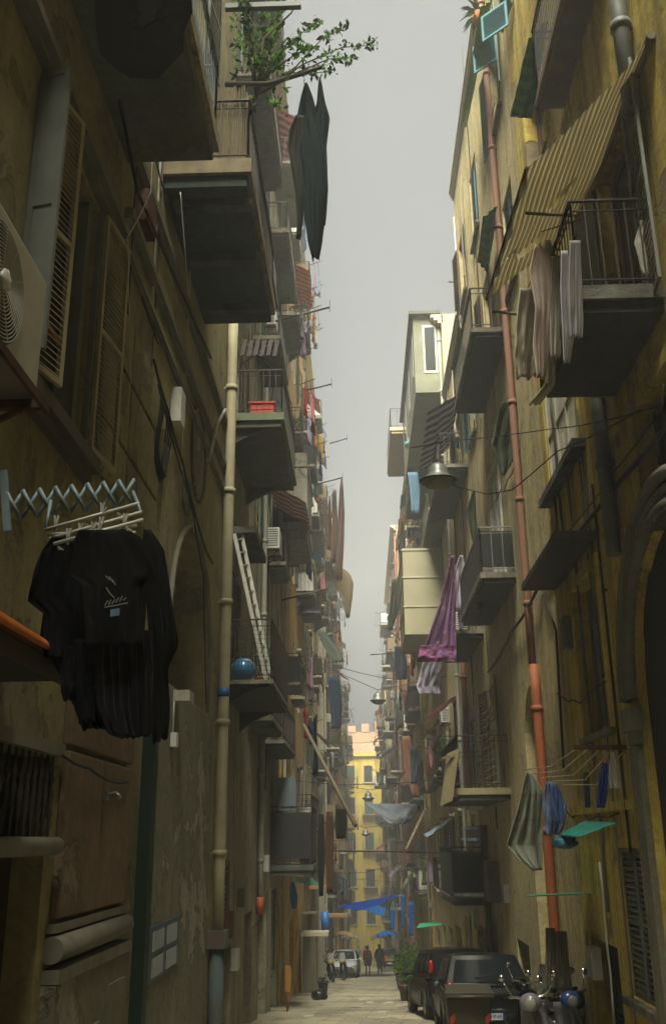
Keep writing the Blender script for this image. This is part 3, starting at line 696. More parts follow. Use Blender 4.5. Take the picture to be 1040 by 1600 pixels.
pipe(RA, 3.3, 1, 11.55, 4.9, 7.0, .10, M('blue grey pipe', (.15, .165, .16), .6, scale=3), label='blue grey drainpipe below the wide balcony')
pipe(RA, 3.3, 1, 8.85, 9.3, 25, .10, MATS['blue grey pipe'], label='blue grey drainpipe by the awning')
pipe(RA, 3.3, 1, 12.55, 1.4, 6.2, .02, iron, 'conduit'); pipe(RA, 3.3, 1, 15.0, 5.8, 6.9, .02, iron, 'conduit')
band(RA, 3.3, 1, 11.8, 15.9, 1.9, .12, .06, P_yel)
# ---------------- right, second (pinkish beige)
ops = [(20.9, 22.4, 7.0, 9.9, 'flush', .07), (20.3, 21.6, 12.2, 14.8), (17.9, 20.0, -2.3, 4.4, 'arch', .3), (27.3, 28.6, 6.9, 9.3), (28.0, 29.4, 12.2, 14.6), (23.5, 25.2, 2.7, 5.2), (29, 30.2, 2.4, 4.8),
       (26.4, 28.2, -3.1, -.45), (21.4, 23.0, -2.9, -.5), (28.9, 31, -3.4, -.8)]
up = [(a, a+1.3, z, z+2.2) for z in (16.7,) for a in (17.0, 21.2, 24.4)] + [(16.7, 17.9, 12.4, 14.6), (24.3, 25.5, 12.2, 14.6)]
RB0 = bld('tenement_building', 'pinkish beige tenement on the right with the long red drainpipe', 3.3, 1, 15.9, 32, 21.4, P_pink, ops+up, step=(26.2, 17.0))
cornice(RB0, 3.3, 1, 15.9, 26.2, 21.05, trim_p, .15); cornice(RB0, 3.3, 1, 26.21, 32, 16.65, trim_p, .15)
window(RB0, 3.3, 1, 20.9, 22.4, 7.0, 9.9, 'glass', fr=frame_w, gl=bright_glass, sill=False, deep=.07); surround(RB0, 3.3, 1, 20.9, 22.4, 7.0, 9.9, frame_w, .1, False)
window(RB0, 3.3, 1, 20.3, 21.6, 12.2, 14.8, 'open', shut_brown, sill=False)
for o_ in (ops[3], ops[4], ops[5], ops[6]): window(RB0, 3.3, 1, *o_, 'open', shut_brown, fr=frame_w, sill=False)
back(RB0, 3.3, 1, 17.9, 20.0, -2.3, 4.4, dark, 'door', .3)
back(RB0, 3.3, 1, 26.4, 28.2, -3.1, -.45, M('green painted door', (.01, .12, .06), .5)); back(RB0, 3.3, 1, 21.4, 23.0, -2.9, -.5, shut_brown); back(RB0, 3.3, 1, 28.9, 31, -3.4, -.8, iron)
for i, o_ in enumerate(up): window(RB0, 3.3, 1, *o_, ('open', 'closed')[i % 2], (shut_green, shut_blue, shut_brown)[i % 3], sill=True)
red_pipe = M('red oxide pipe', (.20, .085, .05), .8, scale=5, c2=(.18, .10, .07))
pipe(RB0, 3.3, 1, 17.75, -1.6, 4.6, .085, M('bright red oxide pipe', (.32, .08, .022), .7, scale=5, c2=(.20, .07, .03)), label='bright orange red lower length of the drainpipe')
pipe(RB0, 3.3, 1, 17.95, 4.6, 21, .072, red_pipe, label='long faded red drainpipe')
pipe(RB0, 3.3, 1, 27.0, -2.6, 1.9, .09, MATS['rusty metal']); pipe(RB0, 3.3, 1, 29.9, 3, 9, .09, red_pipe)
balcony(RB0, 3.3, 1, 18.5, 22.6, 11.95, .77, .2, under=M('dark blue soffit', (.035, .045, .048), .8), sp=.14)
balcony(RB0, 3.3, 1, 26.5, 31.2, 11.95, .88, .2, under=MATS['dark blue soffit'], sp=.14)
balcony(RB0, 3.3, 1, 19.6, 24.0, 6.75, .75, .22, under=MATS['dark underside'], sp=.18, rm=M('grey rail', (.25, .26, .25), .5, .3), screen=M('black netting', (.012, .013, .012), .9))
balcony(RB0, 3.3, 1, 25.4, 29.4, 6.75, .82, .22, under=MATS['dark underside'], sp=.18)
balcony(RB0, 3.3, 1, 22.4, 27.0, 2.5, 1.2, .26, M('yellowish slab edge', (.30, .27, .15), .85), under_m, sp=.14, h=1.15)

# ---------------- farther buildings, built from one plan with their own bays
def far_building(label, X, s, y0, y1, top, levels, wm, seed, shuts, bay=3.1, corn=trim_p, nodoor=()):
    r = random.Random(seed); nb = max(1, int((y1-y0)/bay)); bw = (y1-y0)/nb; ops = []; info = []; near = y0 < 48
    for z in levels:
        if z+2.3 > top-.4: continue
        for i in range(nb):
            c = y0+bw*(i+.5)+r.uniform(-.15, .15); w = r.uniform(1.0, 1.25); o_ = (c-w/2, c+w/2, z+.06, z+2.3+r.uniform(-.1, .2))
            ops.append(o_); info.append((z, c, bw, o_))
    gops = []
    for i in range(nb):
        c = y0+bw*(i+.5); w = r.choice((1.4, 2.0, 2.3)); g0 = gz(c); o_ = (c-w/2, c+w/2, g0-.6, min(g0+r.uniform(2.2, 2.9), levels[0]-.6)); gops.append(o_)
    t = bld('tenement_building', label, X, s, y0, y1, top, wm, ops+gops, cor=corn)
    for o_ in gops: back(t, X, s, *o_, r.choice((iron, shut_green, shut_brown, dark, shut_grey)))
    for k, (z, c, bw_, o_) in enumerate(info):
        st = r.choice(('open', 'open', 'closed', 'glass'))
        window(t, X, s, *o_, st, r.choice(shuts), fr=r.choice((frame_w, frame_b, trim_p)), gl=glass if r.random() < .8 else bright_glass, sill=False, pitch=.12 if near else .2, parts=near)
        if near or r.random() < .5: surround(t, X, s, *o_, trim_p if r.random() < .6 else trim_g, .13, r.random() < .4)
    bal = []
    for z in levels:
        cs = [q for q in info if q[0] == z]; i = 0
        while i < len(cs):
            run = r.choice((1, 1, 2)); run = min(run, len(cs)-i)
            if r.random() < .72:
                a = cs[i][3][0]-.45; b = cs[i+run-1][3][1]+.45; a = max(a, y0+.1); b = min(b, y1-.1); out = r.uniform(.45, 1.0)
                sc = r.choice((None, None, None, MATS['black netting'], MATS['dry reeds'], white_metal))
                balcony(t, X, s, a, b, z, out, .17, r.choice((slab_m, trim_p, trim_g)), under_m, sp=.15 if near else .22, r=.013 if near else .018, parts=near, screen=sc, brackets=r.choice((0, 0, 2)))
                bal.append((z, a, b, out))
            i += run
    band(t, X, s, y0, y1, levels[0]-.5, .2, .08, corn)
    for y in (y0+.3,)+((y0+y1)/2,)*(r.random() < .5): pipe(t, X, s, y, gz(y)+.3, top-.5, .06, r.choice((red_pipe, MATS['grey painted pipe'], MATS['cream painted pipe'])))
    return t, bal
sg = [shut_green, shut_brown, shut_grey]
FB = {}; BLD = {}; BALS = {}
def lv(z0, n, h=4.3): return [z0+h*i for i in range(n)]
FB['ochre'] = far_building('ochre orange tenement, third along on the left', -2.65, -1, 32.4, 45.6, 28.2, [1.9, 6.6, 11.4, 16.0, 20.4, 24.6], P_och, 101, sg)
FB['cream'] = far_building('cream tenement, fourth along on the left', -2.75, -1, 45.6, 62, 26.5, [0.4, 5.0, 9.5, 14.0, 18.4, 22.6], P_cream, 102, sg)
FB['grey'] = far_building('pale grey tenement, fifth along on the left', -2.4, -1, 62, 84, 22.5, [-1.8, 2.6, 7.0, 11.4, 15.6, 19.4], P_pale, 103, sg)
FB['golden'] = far_building('golden tenement, sixth along on the left', -2.15, -1, 84, 106, 20, [-4, .4, 4.8, 9.2, 13.6], P_gold, 104, sg)
FB['beige'] = far_building('beige tenement, last on the left before the bright yellow building', -1.95, -1, 106, 127, 16, [-6, -1.8, 2.6, 7, 11.2], P_pink, 105, sg)
FB['veranda'] = far_building('cream tenement on the right with the enclosed veranda', 3.3, 1, 32, 49.5, 20.3, [-.2, 3.7, 8.6, 12.8, 16.6], P_cream, 111, sg)
FB['orange'] = far_building('golden orange tenement, fourth along on the right', 3.15, 1, 49.5, 66, 21.6, [-1, 3.4, 7.8, 12.2, 16.4, 20.4], P_gold, 112, sg)
FB['salmon'] = far_building('salmon pink tenement, fifth along on the right', 2.75, 1, 66, 90, 23, [-3, 1.4, 5.8, 10.2, 14.6, 18.8], P_salm, 113, sg)
FB['pale'] = far_building('pale tenement, last on the right before the bright yellow building', 2.35, 1, 90, 127, 15.5, [-5.4, -1.2, 3.2, 7.6, 11.4], P_pale, 114, sg)

for k_, v_ in FB.items():
    BLD[k_], BALS[k_] = v_
def wall_clutter(par, X, s, y0, y1, z0, z1, seed, n=7):
    r = random.Random(seed)
    for k in range(n):
        y = r.uniform(y0+.2, y1-.2); a = r.uniform(z0, z1-4); h = r.uniform(2, 9)
        MB().tube([(X-s*.03, y+.03*math.sin(q*2+k), a+h*q/6) for q in range(7)], r.choice((.010, .015, .022)), 5).build('conduit', r.choice((iron, cable_m, white_metal, trim_g)), par)
    for k in range(max(2, n//2)):
        y = r.uniform(y0+.2, y1-2.5); z = r.uniform(z0+1.5, z1-2); L = r.uniform(1.5, 5)
        MB().tube([(X-s*.05, y+L*q/8, z-.25*math.sin(math.pi*q/8)*r.random()+.3*q/8) for q in range(9)], .012, 5).build('conduit', cable_m, par)
    for k in range(max(2, n//3)):
        y = r.uniform(y0+.3, y1-.6); z = z0+r.uniform(1.2, 6); MB().box(X, X-s*.14, y, y+r.uniform(.25, .45), z, z+r.uniform(.3, .55)).build('meter_box', r.choice((white_metal, trim_g, rust)), par)
wall_clutter(LB, -2.7, -1, 17.2, 32, -2.6, 22, 1, 12); wall_clutter(RB0, 3.3, 1, 16.2, 31.8, -2.6, 20, 2, 12); wall_clutter(RA, 3.3, 1, 12, 15.8, -1.6, 14, 3, 6); wall_clutter(LA, -2.5, -1, 8.5, 16.4, 5, 12, 4, 4)
# end of the street: bright yellow building seen face on
YE = 131.0
t = thing('yellow_building', 'bright yellow building closing the far end of the street', 'building', (1, YE+4, gz(YE)))
mb = MB(); wo_ = []
for z in (-8.6, -4.2, .2, 4.6, 8.6):
    for x in (-4.6, -1.6, .75, 3.6, 6.6): wo_.append((x-.55, x+.55, z, z+2.1))
xs = sorted({-9, 11, *[q for o_ in wo_ for q in o_[:2]]}); zs = sorted({-14.5, 12.4, *[q for o_ in wo_ for q in o_[2:]]})
for i in range(len(xs)-1):
    for j in range(len(zs)-1):
        cx, cz = (xs[i]+xs[i+1])/2, (zs[j]+zs[j+1])/2
        if not any(o_[0] < cx < o_[1] and o_[2] < cz < o_[3] for o_ in wo_): mb.quad((xs[i], YE, zs[j]), (xs[i+1], YE, zs[j]), (xs[i+1], YE, zs[j+1]), (xs[i], YE, zs[j+1]))
mb.box(-9, 11, YE+.3, YE+8, -14.5, 12.4); mb.build('wall', P_bright, t)
for k, (a, b, c, d) in enumerate(wo_):
    q = MB(); q.m(1).box(a-.02, b+.02, YE+.15, YE+.2, c, d); q.m(0)
    if k % 3 != 1:
        for x in (a+.28, b-.28): q.box(x-.25, x+.25, YE+.02, YE+.08, c+.02, d-.02)
    q.m(2).box(a-.15, b+.15, YE-.15, YE+.1, c-.15, c-.01); q.box(a-.12, a-.01, YE-.04, YE, c, d); q.box(b+.01, b+.12, YE-.04, YE, c, d)
    q.build('window', [shut_green, glass, trim_p], t)
for z in (-4.3, .1, 4.5):
    q = MB(); q.box(-.1, 1.6, YE-.8, YE+.05, z-.15, z-.02); railing(q, [(-.1, YE-.02), (-.1, YE-.75), (1.6, YE-.75), (1.6, YE-.02)], z-.02, 1, .2, .02); q.build('balcony', iron, t)
cb = MB(); cb.box(-9, 11, YE-.35, YE, 11.9, 12.3); cb.build('cornice', P_bright, t)
q = MB(); railing(q, [(-9, YE-.1), (11, YE-.1)], 12.4, 1.1, .35, .02); q.build('roof_railing', white_metal, t)
t = thing('salmon_building', 'salmon brick building with a stepped parapet rising behind the bright yellow one', 'building', (2, 150, gz(150)))
mb = MB(); mb.box(-2, 12, 146, 156, -15, 16.6); mb.build('wall', P_salm, t)
mb = MB()
for i in range(7): mb.box(-2+i*2.0, -.9+i*2.0, 145.9, 147, 16.6, 17.5+(i % 3)*.3)
mb.build('parapet', P_salm, t)

# ================================================================== NEAR THINGS, LEFT
# air conditioner seen from below beside the shuttered window
AX0, AX1, AY0, AY1, AZ0, AZ1 = -2.38, -1.93, 3.95, 5.25, 4.10, 4.96
t = thing('air_conditioner', 'big white air conditioner with round fan grille beside the louvered shutters at the left edge', 'air conditioner', (-2.5, 4.6, 4.5), 'air conditioning units on the facades')
o = MB().box(AX0, AX1, AY0, AY1, AZ0, AZ1).build('casing', M('cream white casing', (.40, .39, .32), .45, scale=3, var=.3), t); bv = o.modifiers.new('b', 'BEVEL'); bv.width = .03; bv.segments = 3
mb = MB(); cy, cz = 4.52, 4.52
for k in range(1, 17): rr = .021*k; mb.tube([(AX1+.012, cy+rr*math.cos(q), cz+rr*math.sin(q)) for q in np.linspace(0, 6.283, 40)], .0045, 4, False)
for q in range(6): a = q*math.pi/6; mb.bar((AX1+.01, cy-.34*math.cos(a), cz-.34*math.sin(a)), (AX1+.01, cy+.34*math.cos(a), cz+.34*math.sin(a)), .007)
mb.build('fan_grille', white_metal, t)
MB().lathe((AX1+.004, cy, cz), [(0, 0), (.35, 0), (.35, -.01)], 32, 'x').build('fan_opening', dark, t)
MB().blob((AX1+.03, cy, cz), .06, (.4, 1, 1), 10, .3).build('fan_hub', white_metal, t)
for y in (4.3, 5.1): MB().box(-2.5, -1.86, y, y+.045, 4.025, 4.08).bar((-2.49, y+.02, 3.75), (-1.97, y+.02, 4.025), .03).build('bracket', rust, t)
MB().box(-1.855, -1.83, 4.2, 5.2, 4.025, 4.08).build('bracket_rail', rust, t)
MB().box(AX0+.02, AX1+.03, AY0+.03, AY1-.01, 4.083, 4.097).build('drip_tray', steel, t)
# accordion clothes rack
t = thing('folding_drying_rack', 'pale blue accordion drying rack stretched out from the window sill, loaded with black clothes', 'drying rack', (-2.45, 6.1, 4.0))
rb = M('pale blue rack metal', (.20, .28, .33), .5, scale=4); YR = 6.05
ra, rb_ = at(8, 790, YR), at(208, 768, YR+.25)
mb = MB(); nx = 8
for i in range(nx):
    p, q = ra.lerp(rb_, i/nx), ra.lerp(rb_, (i+1)/nx); h_ = .10
    for j, sg in enumerate((1, -1)):
        a_ = p+Vector((0, j*.02, h_*sg)); b_ = q+Vector((0, j*.02, -h_*sg)); m_ = (a_+b_)/2
        mb.tube([a_, m_, b_], .014, 8)
mb.tube([rb_, at(216, 788, YR+.2), at(220, 800, YR+.1)], .012, 6); mb.tube([ra.lerp(rb_, .35), at(72, 828, YR)], .012, 6); mb.build('accordion_arms', rb, t)
mb = MB(); mb.bar(at(6, 735, YR), at(12, 830, YR), .05, .02); mb.build('mounting_plate', rb, t)
rods = [((70, 828), (218, 786), 0), ((78, 842), (222, 800), -.12), ((84, 850), (224, 812), -.25), ((74, 836), (214, 822), .14), ((80, 846), (212, 832), .28)]
for (p, q, dy_) in rods: MB().tube([at(*p, YR+dy_), at(*q, YR+.2+dy_)], .012, 8).build('rod', white_metal, t)
for k in range(26):
    f = rnd.random(); rr = rnd.choice(rods); p = at(rr[0][0]+(rr[1][0]-rr[0][0])*f, rr[0][1]+(rr[1][1]-rr[0][1])*f, YR+rr[2]+.2*f)
    dx = rnd.uniform(-.02, .02); up_ = rnd.choice((.05, .08, -.05))
    mb = MB(); mb.bar(p-Vector((0, 0, .03)), p+Vector((dx, 0, up_)), .014, .008); mb.bar(p-Vector((.006, 0, .03)), p+Vector((dx+.025, 0, up_)), .014, .008); mb.build('clothes_peg', M('peg plastic', (.45, .45, .40), .5), t)
navy = cloth_mat('faded navy cloth', (.015, .022, .03), trans=0); char = cloth_mat('charcoal cloth', (.007, .007, .008), trans=0)
strip = cloth_mat('black cloth with thin white pinstripes', (.005, .005, .007), (.05, .05, .05), trans=0, stripes=('X', 7.0), gap=.95)
grp = 'black clothes on the folding rack'
drape('shirt', [(838, 82, 118), (860, 66, 146), (900, 52, 152), (938, 42, 153), (950, 56, 152), (956, 66, 150), (1005, 64, 148), (1026, 72, 140)], 6.0, black_cloth, 'black shirt hanging at the left end of the accordion rack', 'shirt', .05, 4, 1, grp, dy=.2)
ts = drape('shirt', [(828, 124, 200), (842, 116, 222), (872, 112, 236), (900, 108, 244), (908, 118, 240), (914, 128, 230), (960, 131, 227), (1008, 136, 224)], 5.9, char, 'black printed t-shirt in the middle of the accordion rack', 'shirt', .03, 3, 2, grp, dy=.15)
drape('trousers', [(985, 150, 236), (1040, 148, 240), (1100, 152, 240), (1145, 168, 238), (1152, 190, 232)], 6.02, strip, 'black pinstriped trousers hanging lowest under the accordion rack', 'trousers', .04, 5, 3, grp, dy=.15)
drape('shirt', [(846, 96, 116), (880, 90, 124), (930, 84, 130), (985, 88, 126), (1040, 96, 122)], 6.15, navy, 'faded navy shirt half hidden between the black clothes on the accordion rack', 'shirt', .05, 3, 6, grp, dy=.15, hem=.05)
drape('trousers', [(1000, 118, 150), (1070, 120, 148), (1128, 124, 146)], 5.93, black_cloth, 'short black leggings just left of the pinstriped trousers', 'trousers', .05, 3, 7, grp, dy=.1, hem=.05)
drape('towel', [(1010, 98, 118), (1050, 96, 120), (1092, 100, 118)], 5.95, char, 'charcoal towel left of the black leggings', 'towel', .05, 3, 8, grp, dy=.1, hem=.05)
drape('skirt', [(940, 72, 158), (1000, 62, 160), (1060, 98, 165), (1110, 120, 172), (1140, 130, 180)], 6.1, black_cloth, 'long black skirt behind the shirts on the accordion rack', 'skirt', .06, 5, 4, grp, dy=.1)
drape('coat', [(828, 226, 236), (860, 222, 256), (905, 228, 262), (960, 232, 270), (1010, 236, 279), (1045, 240, 262), (1110, 236, 266), (1158, 240, 262)], 6.25, black_cloth, 'black coat on a hanger at the right end of the accordion rack', 'coat', .05, 3, 5, grp, dy=.25)
mb = MB()
for k, (x0, y0, x1, y1) in enumerate(((166, 900, 172, 906), (171, 901, 177, 910), (176, 906, 181, 914), (166, 918, 171, 926), (171, 926, 179, 934), (164, 946, 169, 938), (170, 945, 174, 937), (175, 944, 180, 936), (181, 942, 186, 933), (187, 940, 192, 931), (192, 938, 198, 934), (164, 949, 200, 942))):
    mb.bar(at(x0, y0, 5.80), at(x1, y1, 5.80), .008, .006)
mb.build('chest_print', M('grey print', (.2, .2, .19), .8), ts, off=ts.location)
MB().obox(at(180, 957, 5.8), Vector((.028, 0, .004)), Vector((0, 0, .022)), Vector((0, .006, 0))).build('blue_label', M('pale blue print', (.12, .22, .34), .8), ts, off=ts.location)
# tiled canopy over the dark door
t = thing('tiled_canopy', 'small canopy edged with orange roof tiles above the dark door grille', 'canopy', (-2.5, 5.6, 2.6))
o_t = M('orange roof tile', (.60, .17, .02), .7, scale=6, var=.35)
MB().box(-2.5, -1.98, 4.2, 6.65, 2.66, 2.72).build('canopy_board', M('dark boards', (.025, .02, .015), .9), t)
mb = MB()
mb.sheet(lambda u, v: (-1.99+.055*math.cos(math.pi*v), 4.2+2.0*u, 2.735+.075*math.sin(math.pi*v)), 8, 8)
for k in range(3):
    y0_ = 6.2+k*.17
    mb.sheet(lambda u, v, y0_=y0_, k=k: (-2.01-.5*u, y0_+.07*math.cos(math.pi*v), 2.70+.07*math.sin(math.pi*v)-.02*k+.12*u), 6, 8)
o = mb.build('roof_tile', o_t, t); md = o.modifiers.new('t', 'SOLIDIFY'); md.thickness = .016
MB().box(-2.02, -1.97, 4.2, 6.7, 2.60, 2.70).build('fascia', M('dark fascia wood', (.05, .03, .02), .8), t)
# boxes and notice on the wall by the arch
t = thing('junction_box', 'pale grey junction box with a conduit low on the wall by the blind arch', 'junction box', (-2.4, 12.9, 2.3))
p = onX(275, 1156, -2.42); MB().box(-2.48, -2.40, p.y-.07, p.y+.07, p.z-.09, p.z+.09).build('box', white_metal, t)
MB().tube([(-2.465, p.y, p.z+.08), (-2.465, p.y, p.z+.65)], .012, 6).build('conduit', white_metal, t)
p = onX(283, 1090, -2.4); t = thing('meter_box', 'pale box fixed on the wall just above the junction box', 'meter box', p)
MB().box(-2.48, -2.26, p.y-.15, p.y+.2, p.z-.06, p.z+.08).build('casing', M('grey box paint', (.34, .33, .27), .6), t)
p0, p1 = onX(234, 1450, -2.46), onX(278, 1508, -2.46)
t = thing('notice_board', 'blue framed notice board with four white papers on the patched wall', 'notice board', (-2.3, (p0.y+p1.y)/2, p1.z))
MB().box(-2.48, -2.46, p0.y, p1.y, p1.z, p0.z).build('backing', M('blue frame paint', (.08, .12, .17), .5), t)
w_, h_ = (p1.y-p0.y), (p0.z-p1.z)
for i in (0, 1):
    for j in (0, 1): MB().box(-2.458, -2.450, p0.y+w_*(.1+.46*i), p0.y+w_*(.44+.46*i), p1.z+h_*(.08+.47*j), p1.z+h_*(.42+.47*j)).build('paper', M('notice paper', (.38, .42, .46), .7, scale=14, var=.3), t)
p = onX(163, 1243, -2.42); mb = MB(); mb.box(-2.42, -2.38, p.y-.04, p.y+.04, p.z-.04, p.z+.04); mb.tube([(-2.40, p.y, p.z), (-2.3, p.y-.03, p.z+.02), (-2.25, p.y-.06, p.z-.02)], .018, 8)
solo(mb, 'wall_tap', steel, 'small metal tap fitting on the reddish stone panel', 'tap')
# coil of cable, wires on the left wall
mb = MB()
for k in range(4):
    c = onX(252+k*2, 680+k*3, -2.42); mb.tube([(c.x+.02*math.sin(q*3), c.y+(.22+.03*k)*math.cos(q), c.z+(.62-.05*k)*math.sin(q)) for q in np.linspace(0, 6.28, 22)], .012, 5)
solo(mb, 'cable_coil', cable_m, 'loose black coil of cable hanging by the oval medallion', 'cable')
g_ = 'cables strung along the left wall'
cable([onX(240, 560, -2.38), onX(262, 640, -2.38), onX(285, 720, -2.38), onX(322, 860, -2.38), onX(333, 880, -2.38)], .018, 'thick black cable sagging past the oval medallion to the cream pipe', .03, 8, g_)
cable([onX(247, 600, -2.36), onX(300, 790, -2.36), onX(318, 900, -2.36), onX(322, 1100, -2.36)], .012, 'thin dark cable running down beside the blind arch', .02, 8, g_)
cable([onX(165, 40, -2.36), onX(215, 300, -2.36), onX(330, 560, -2.36)], .02, 'dark cable following the upper moulding under the balconies', .0, 8, g_)
cable([onX(238, 250, -2.3), onX(236, 300, -2.3), onX(200, 370, -2.3), onX(205, 600, -2.4)], .006, 'loose pale wire dropping down the wall from the corner balcony', .02, 8, g_, mat=white_metal)
cable([at(282, 300, 10.5), at(290, 400, 10.8), at(300, 505, 14.4)], .006, 'thin cord trailing under the dark green balcony', .01, 8, g_, mat=white_metal)
cable([onX(98, 1180, -2.40), onX(140, 1200, -2.36), onX(200, 1222, -2.40)], .014, 'cable stapled across the reddish stone panels', .03, 8, g_)
cable([onX(352, 640, -2.3), onX(340, 660, -2.25), onX(326, 720, -2.35)], .03, 'pale curved pipe end branching off the cream drainpipe', .0, 4, None, 'pipe_branch', 'pipe', white_metal)
# poles, climbing plant and dark clothes above the street, balcony of the reed screen
t = thing('climbing_plant', 'leafy climbing plant spreading over the reed screened balcony against the sky', 'plant', (-1.5, 11.5, 10.3))
r = random.Random(5); mb = MB()
root = at(400, 150, 11.4)
tips = [(590, 70), (545, 40), (520, 110), (500, 30), (470, 60), (440, 20), (420, 60), (385, 40), (560, 90), (405, 100), (450, -30), (490, 75), (380, -10), (430, 100)]
brs = []
for i, (x, y) in enumerate(tips):
    e = at(x, y, 11.4+r.uniform(-.5, .8)); m1 = root.lerp(e, .35)+Vector((r.uniform(-.1, .1), 0, r.uniform(.05, .3))); m2 = root.lerp(e, .7)+Vector((0, 0, r.uniform(.05, .25)))
    mb.tube([root, m1, m2, e], [.018, .013, .009, .004], 5); brs.append((m1, m2, e))
mb.tube([at(400, 155, 11.4), at(412, 60, 11.5), at(455, 20, 11.6), at(470, -20, 11.7)], [.02, .018, .015, .01], 6)
mb.build('branch', bark, t)
mb = MB()
for (m1, m2, e) in brs:
    for k in range(75):
        f = r.random(); c = m2.lerp(e, f) if r.random() < .7 else m1.lerp(m2, f)
        leaves(mb, c, (.10, .12, .10), 1, .10, r)
for k in range(420): leaves(mb, at(r.uniform(362, 440), r.uniform(0, 120), 11.6+r.random()*.6), (.05, .1, .05), 1, .105, r)
for k in range(80): leaves(mb, at(r.uniform(385, 450), r.uniform(110, 175), 11.2+r.random()*.5), (.05, .1, .05), 1, .12, r)
mb.build('foliage', [leaf_m, leaf_d], t)
solo(MB().tube([at(352, 132, 11.3), at(420, 131, 11.25), at(470, 116, 11.2), at(502, 104, 11.15)], [.04, .036, .03, .022], 8), 'wooden_pole', M('dark pole wood', (.05, .035, .03), .8), 'bent dark pole poking out over the street with dark clothes under its tip', 'pole')
solo(MB().bar(at(352, 12, 11.0), at(470, 8, 11.0), .085), 'metal_bar', M('dark teal metal', (.02, .04, .05), .5), 'dark square bar sticking out at the very top left of the plant', 'bar')
dk = cloth_mat('slate blue black cloth', (.012, .022, .028), trans=.05)
drape('overalls', [(130, 476, 480), (150, 470, 488), (185, 462, 498), (235, 466, 508), (290, 470, 512), (345, 476, 506), (380, 482, 502), (403, 488, 498)], 11.3, dk, 'long dark overalls hanging from the tip of the bent pole against the sky', 'overalls', .10, 2, 8, 'dark clothes on the bent pole', dy=.3)
drape('shirt', [(124, 498, 501), (160, 495, 508), (183, 488, 515), (230, 486, 510), (300, 490, 512), (352, 496, 508)], 11.5, dk, 'dark shirt hanging at the outer tip of the bent pole', 'shirt', .05, 3, 9, 'dark clothes on the bent pole', dy=.2)
drape('scarf', [(180, 462, 474), (205, 452, 474), (232, 450, 468), (300, 462, 474), (345, 464, 472), (372, 463, 470)], 11.1, cloth_mat('dark grey scarf', (.05, .055, .055)), 'dark grey scarf bunched on the inner side of the overalls', 'scarf', .05, 3, 10, 'dark clothes on the bent pole', dy=.2)
# things on the second-storey balcony
p = at(411, 588, 18.6); t = thing('plastic_crate', 'red plastic crate on the balcony behind the cream drainpipe', 'crate', (p.x, 18.7, 10.0))
o = MB().box(p.x-.25, p.x+.25, 18.45, 18.85, 10.02, 10.34).build('tub', M('red plastic', (.55, .03, .015), .45), t)
MB().box(p.x-.28, p.x+.28, 18.42, 18.88, 10.34, 10.38).build('rim', MATS['red plastic'], t)
t = thing('folding_chair', 'dark slatted folding chair leaning over the railing above the red crate', 'chair', at(405, 560, 18.3))
for k in range(6): MB().obox(at(381+k*10, 543+(k % 2), 18.25), Vector((.045, 0, .006)), Vector((.03, 0, .19)), Vector((0, .012, 0))).build('slat', M('dark chair wood', (.05, .04, .045), .7), t)
for k, (a_, b_) in enumerate((((374, 572), (432, 530)), ((378, 530), (436, 585)))): MB().tube([at(*a_, 18.35), at(*b_, 18.4)], .014, 6).build('leg', MATS['dark chair wood'], t)
# lower balcony: ladder, blue ball, plants
t = thing('ladder', 'aluminium ladder leaning on the low mesh railed balcony', 'ladder', at(400, 1062, 18.6))
al = M('bare aluminium', (.50, .49, .44), .35, .5)
A0, A1, B0, B1 = at(416, 1064, 18.7), at(366, 834, 19.0), at(424, 1064, 19.0), at(377, 832, 19.3)
for (a_, b_) in ((A0, A1), (B0, B1)): MB().bar(a_, b_, .075, .03).build('rail', al, t)
for k in range(11): f = (k+.5)/11; MB().bar(A0.lerp(A1, f), B0.lerp(B1, f), .03).build('rung', al, t)
p = at(379, 1052, 18.35); solo(MB().blob((p.x, 18.4, 4.44+.24), .25, (1, 1, .96), 18), 'ball', M('blue plastic', (.03, .17, .36), .3, coat=.3, scale=2), 'big blue plastic ball lying on the low balcony by the cream pipe', 'ball')
pot_plant((-1.95, 19.6, 4.45), .17, .28, .3, .7, 200, 'bushy plant in a pot on the low balcony behind the ladder', None, seed=11)
pot_plant((-1.9, 21.2, 4.45), .17, .28, .3, .5, 160, 'potted plant at the far corner of the low mesh balcony', None, seed=12)
ac_unit(-2.7, -1, 26.4, 9.4, 'white air conditioner on the grey stained wall above the ladder', .85, .62, .36, .12)
solo(MB().tube([at(474, 1132, 27), at(555, 1290, 24)], [.045, .05], 8), 'wooden_pole', M('grey brown pole wood', (.14, .11, .07), .85, scale=5), 'long grey wooden pole leaning out diagonally over the street on the left', 'pole')
solo(MB().bar(at(448, 1215, 29.4), at(449, 1268, 29.4), .55, .3), 'metal_cabinet', M('blue grey cabinet paint', (.10, .13, .15), .6), 'blue grey metal cabinet standing above the low clad balcony', 'cabinet')
pot_plant((-1.75, 30.0, .92), .2, .32, .2, .3, 50, 'red pot with a small plant on the low clad balcony', None, M('red glazed pot', (.35, .05, .02), .4), seed=13)
ge = 'dark clothes under the leaning pole'
for k, (x0_, x1_, y0_, y1_, c_) in enumerate(((497, 506, 1272, 1400, 'long black'), (509, 520, 1268, 1395, 'long brown'), (524, 541, 1264, 1310, 'short black'))):
    drape('trousers', [(y0_, x0_, x1_), ((y0_+y1_)/2, x0_-1, x1_+1), (y1_, x0_+1, x1_-1)], 26, cloth_mat(c_+' cloth', (.02, .018, .016) if 'black' in c_ else (.09, .05, .03), trans=.05), c_+' trousers hanging in the shade under the leaning wooden pole', 'trousers', .04, 2, 20+k, ge, nu=8, nv=12)

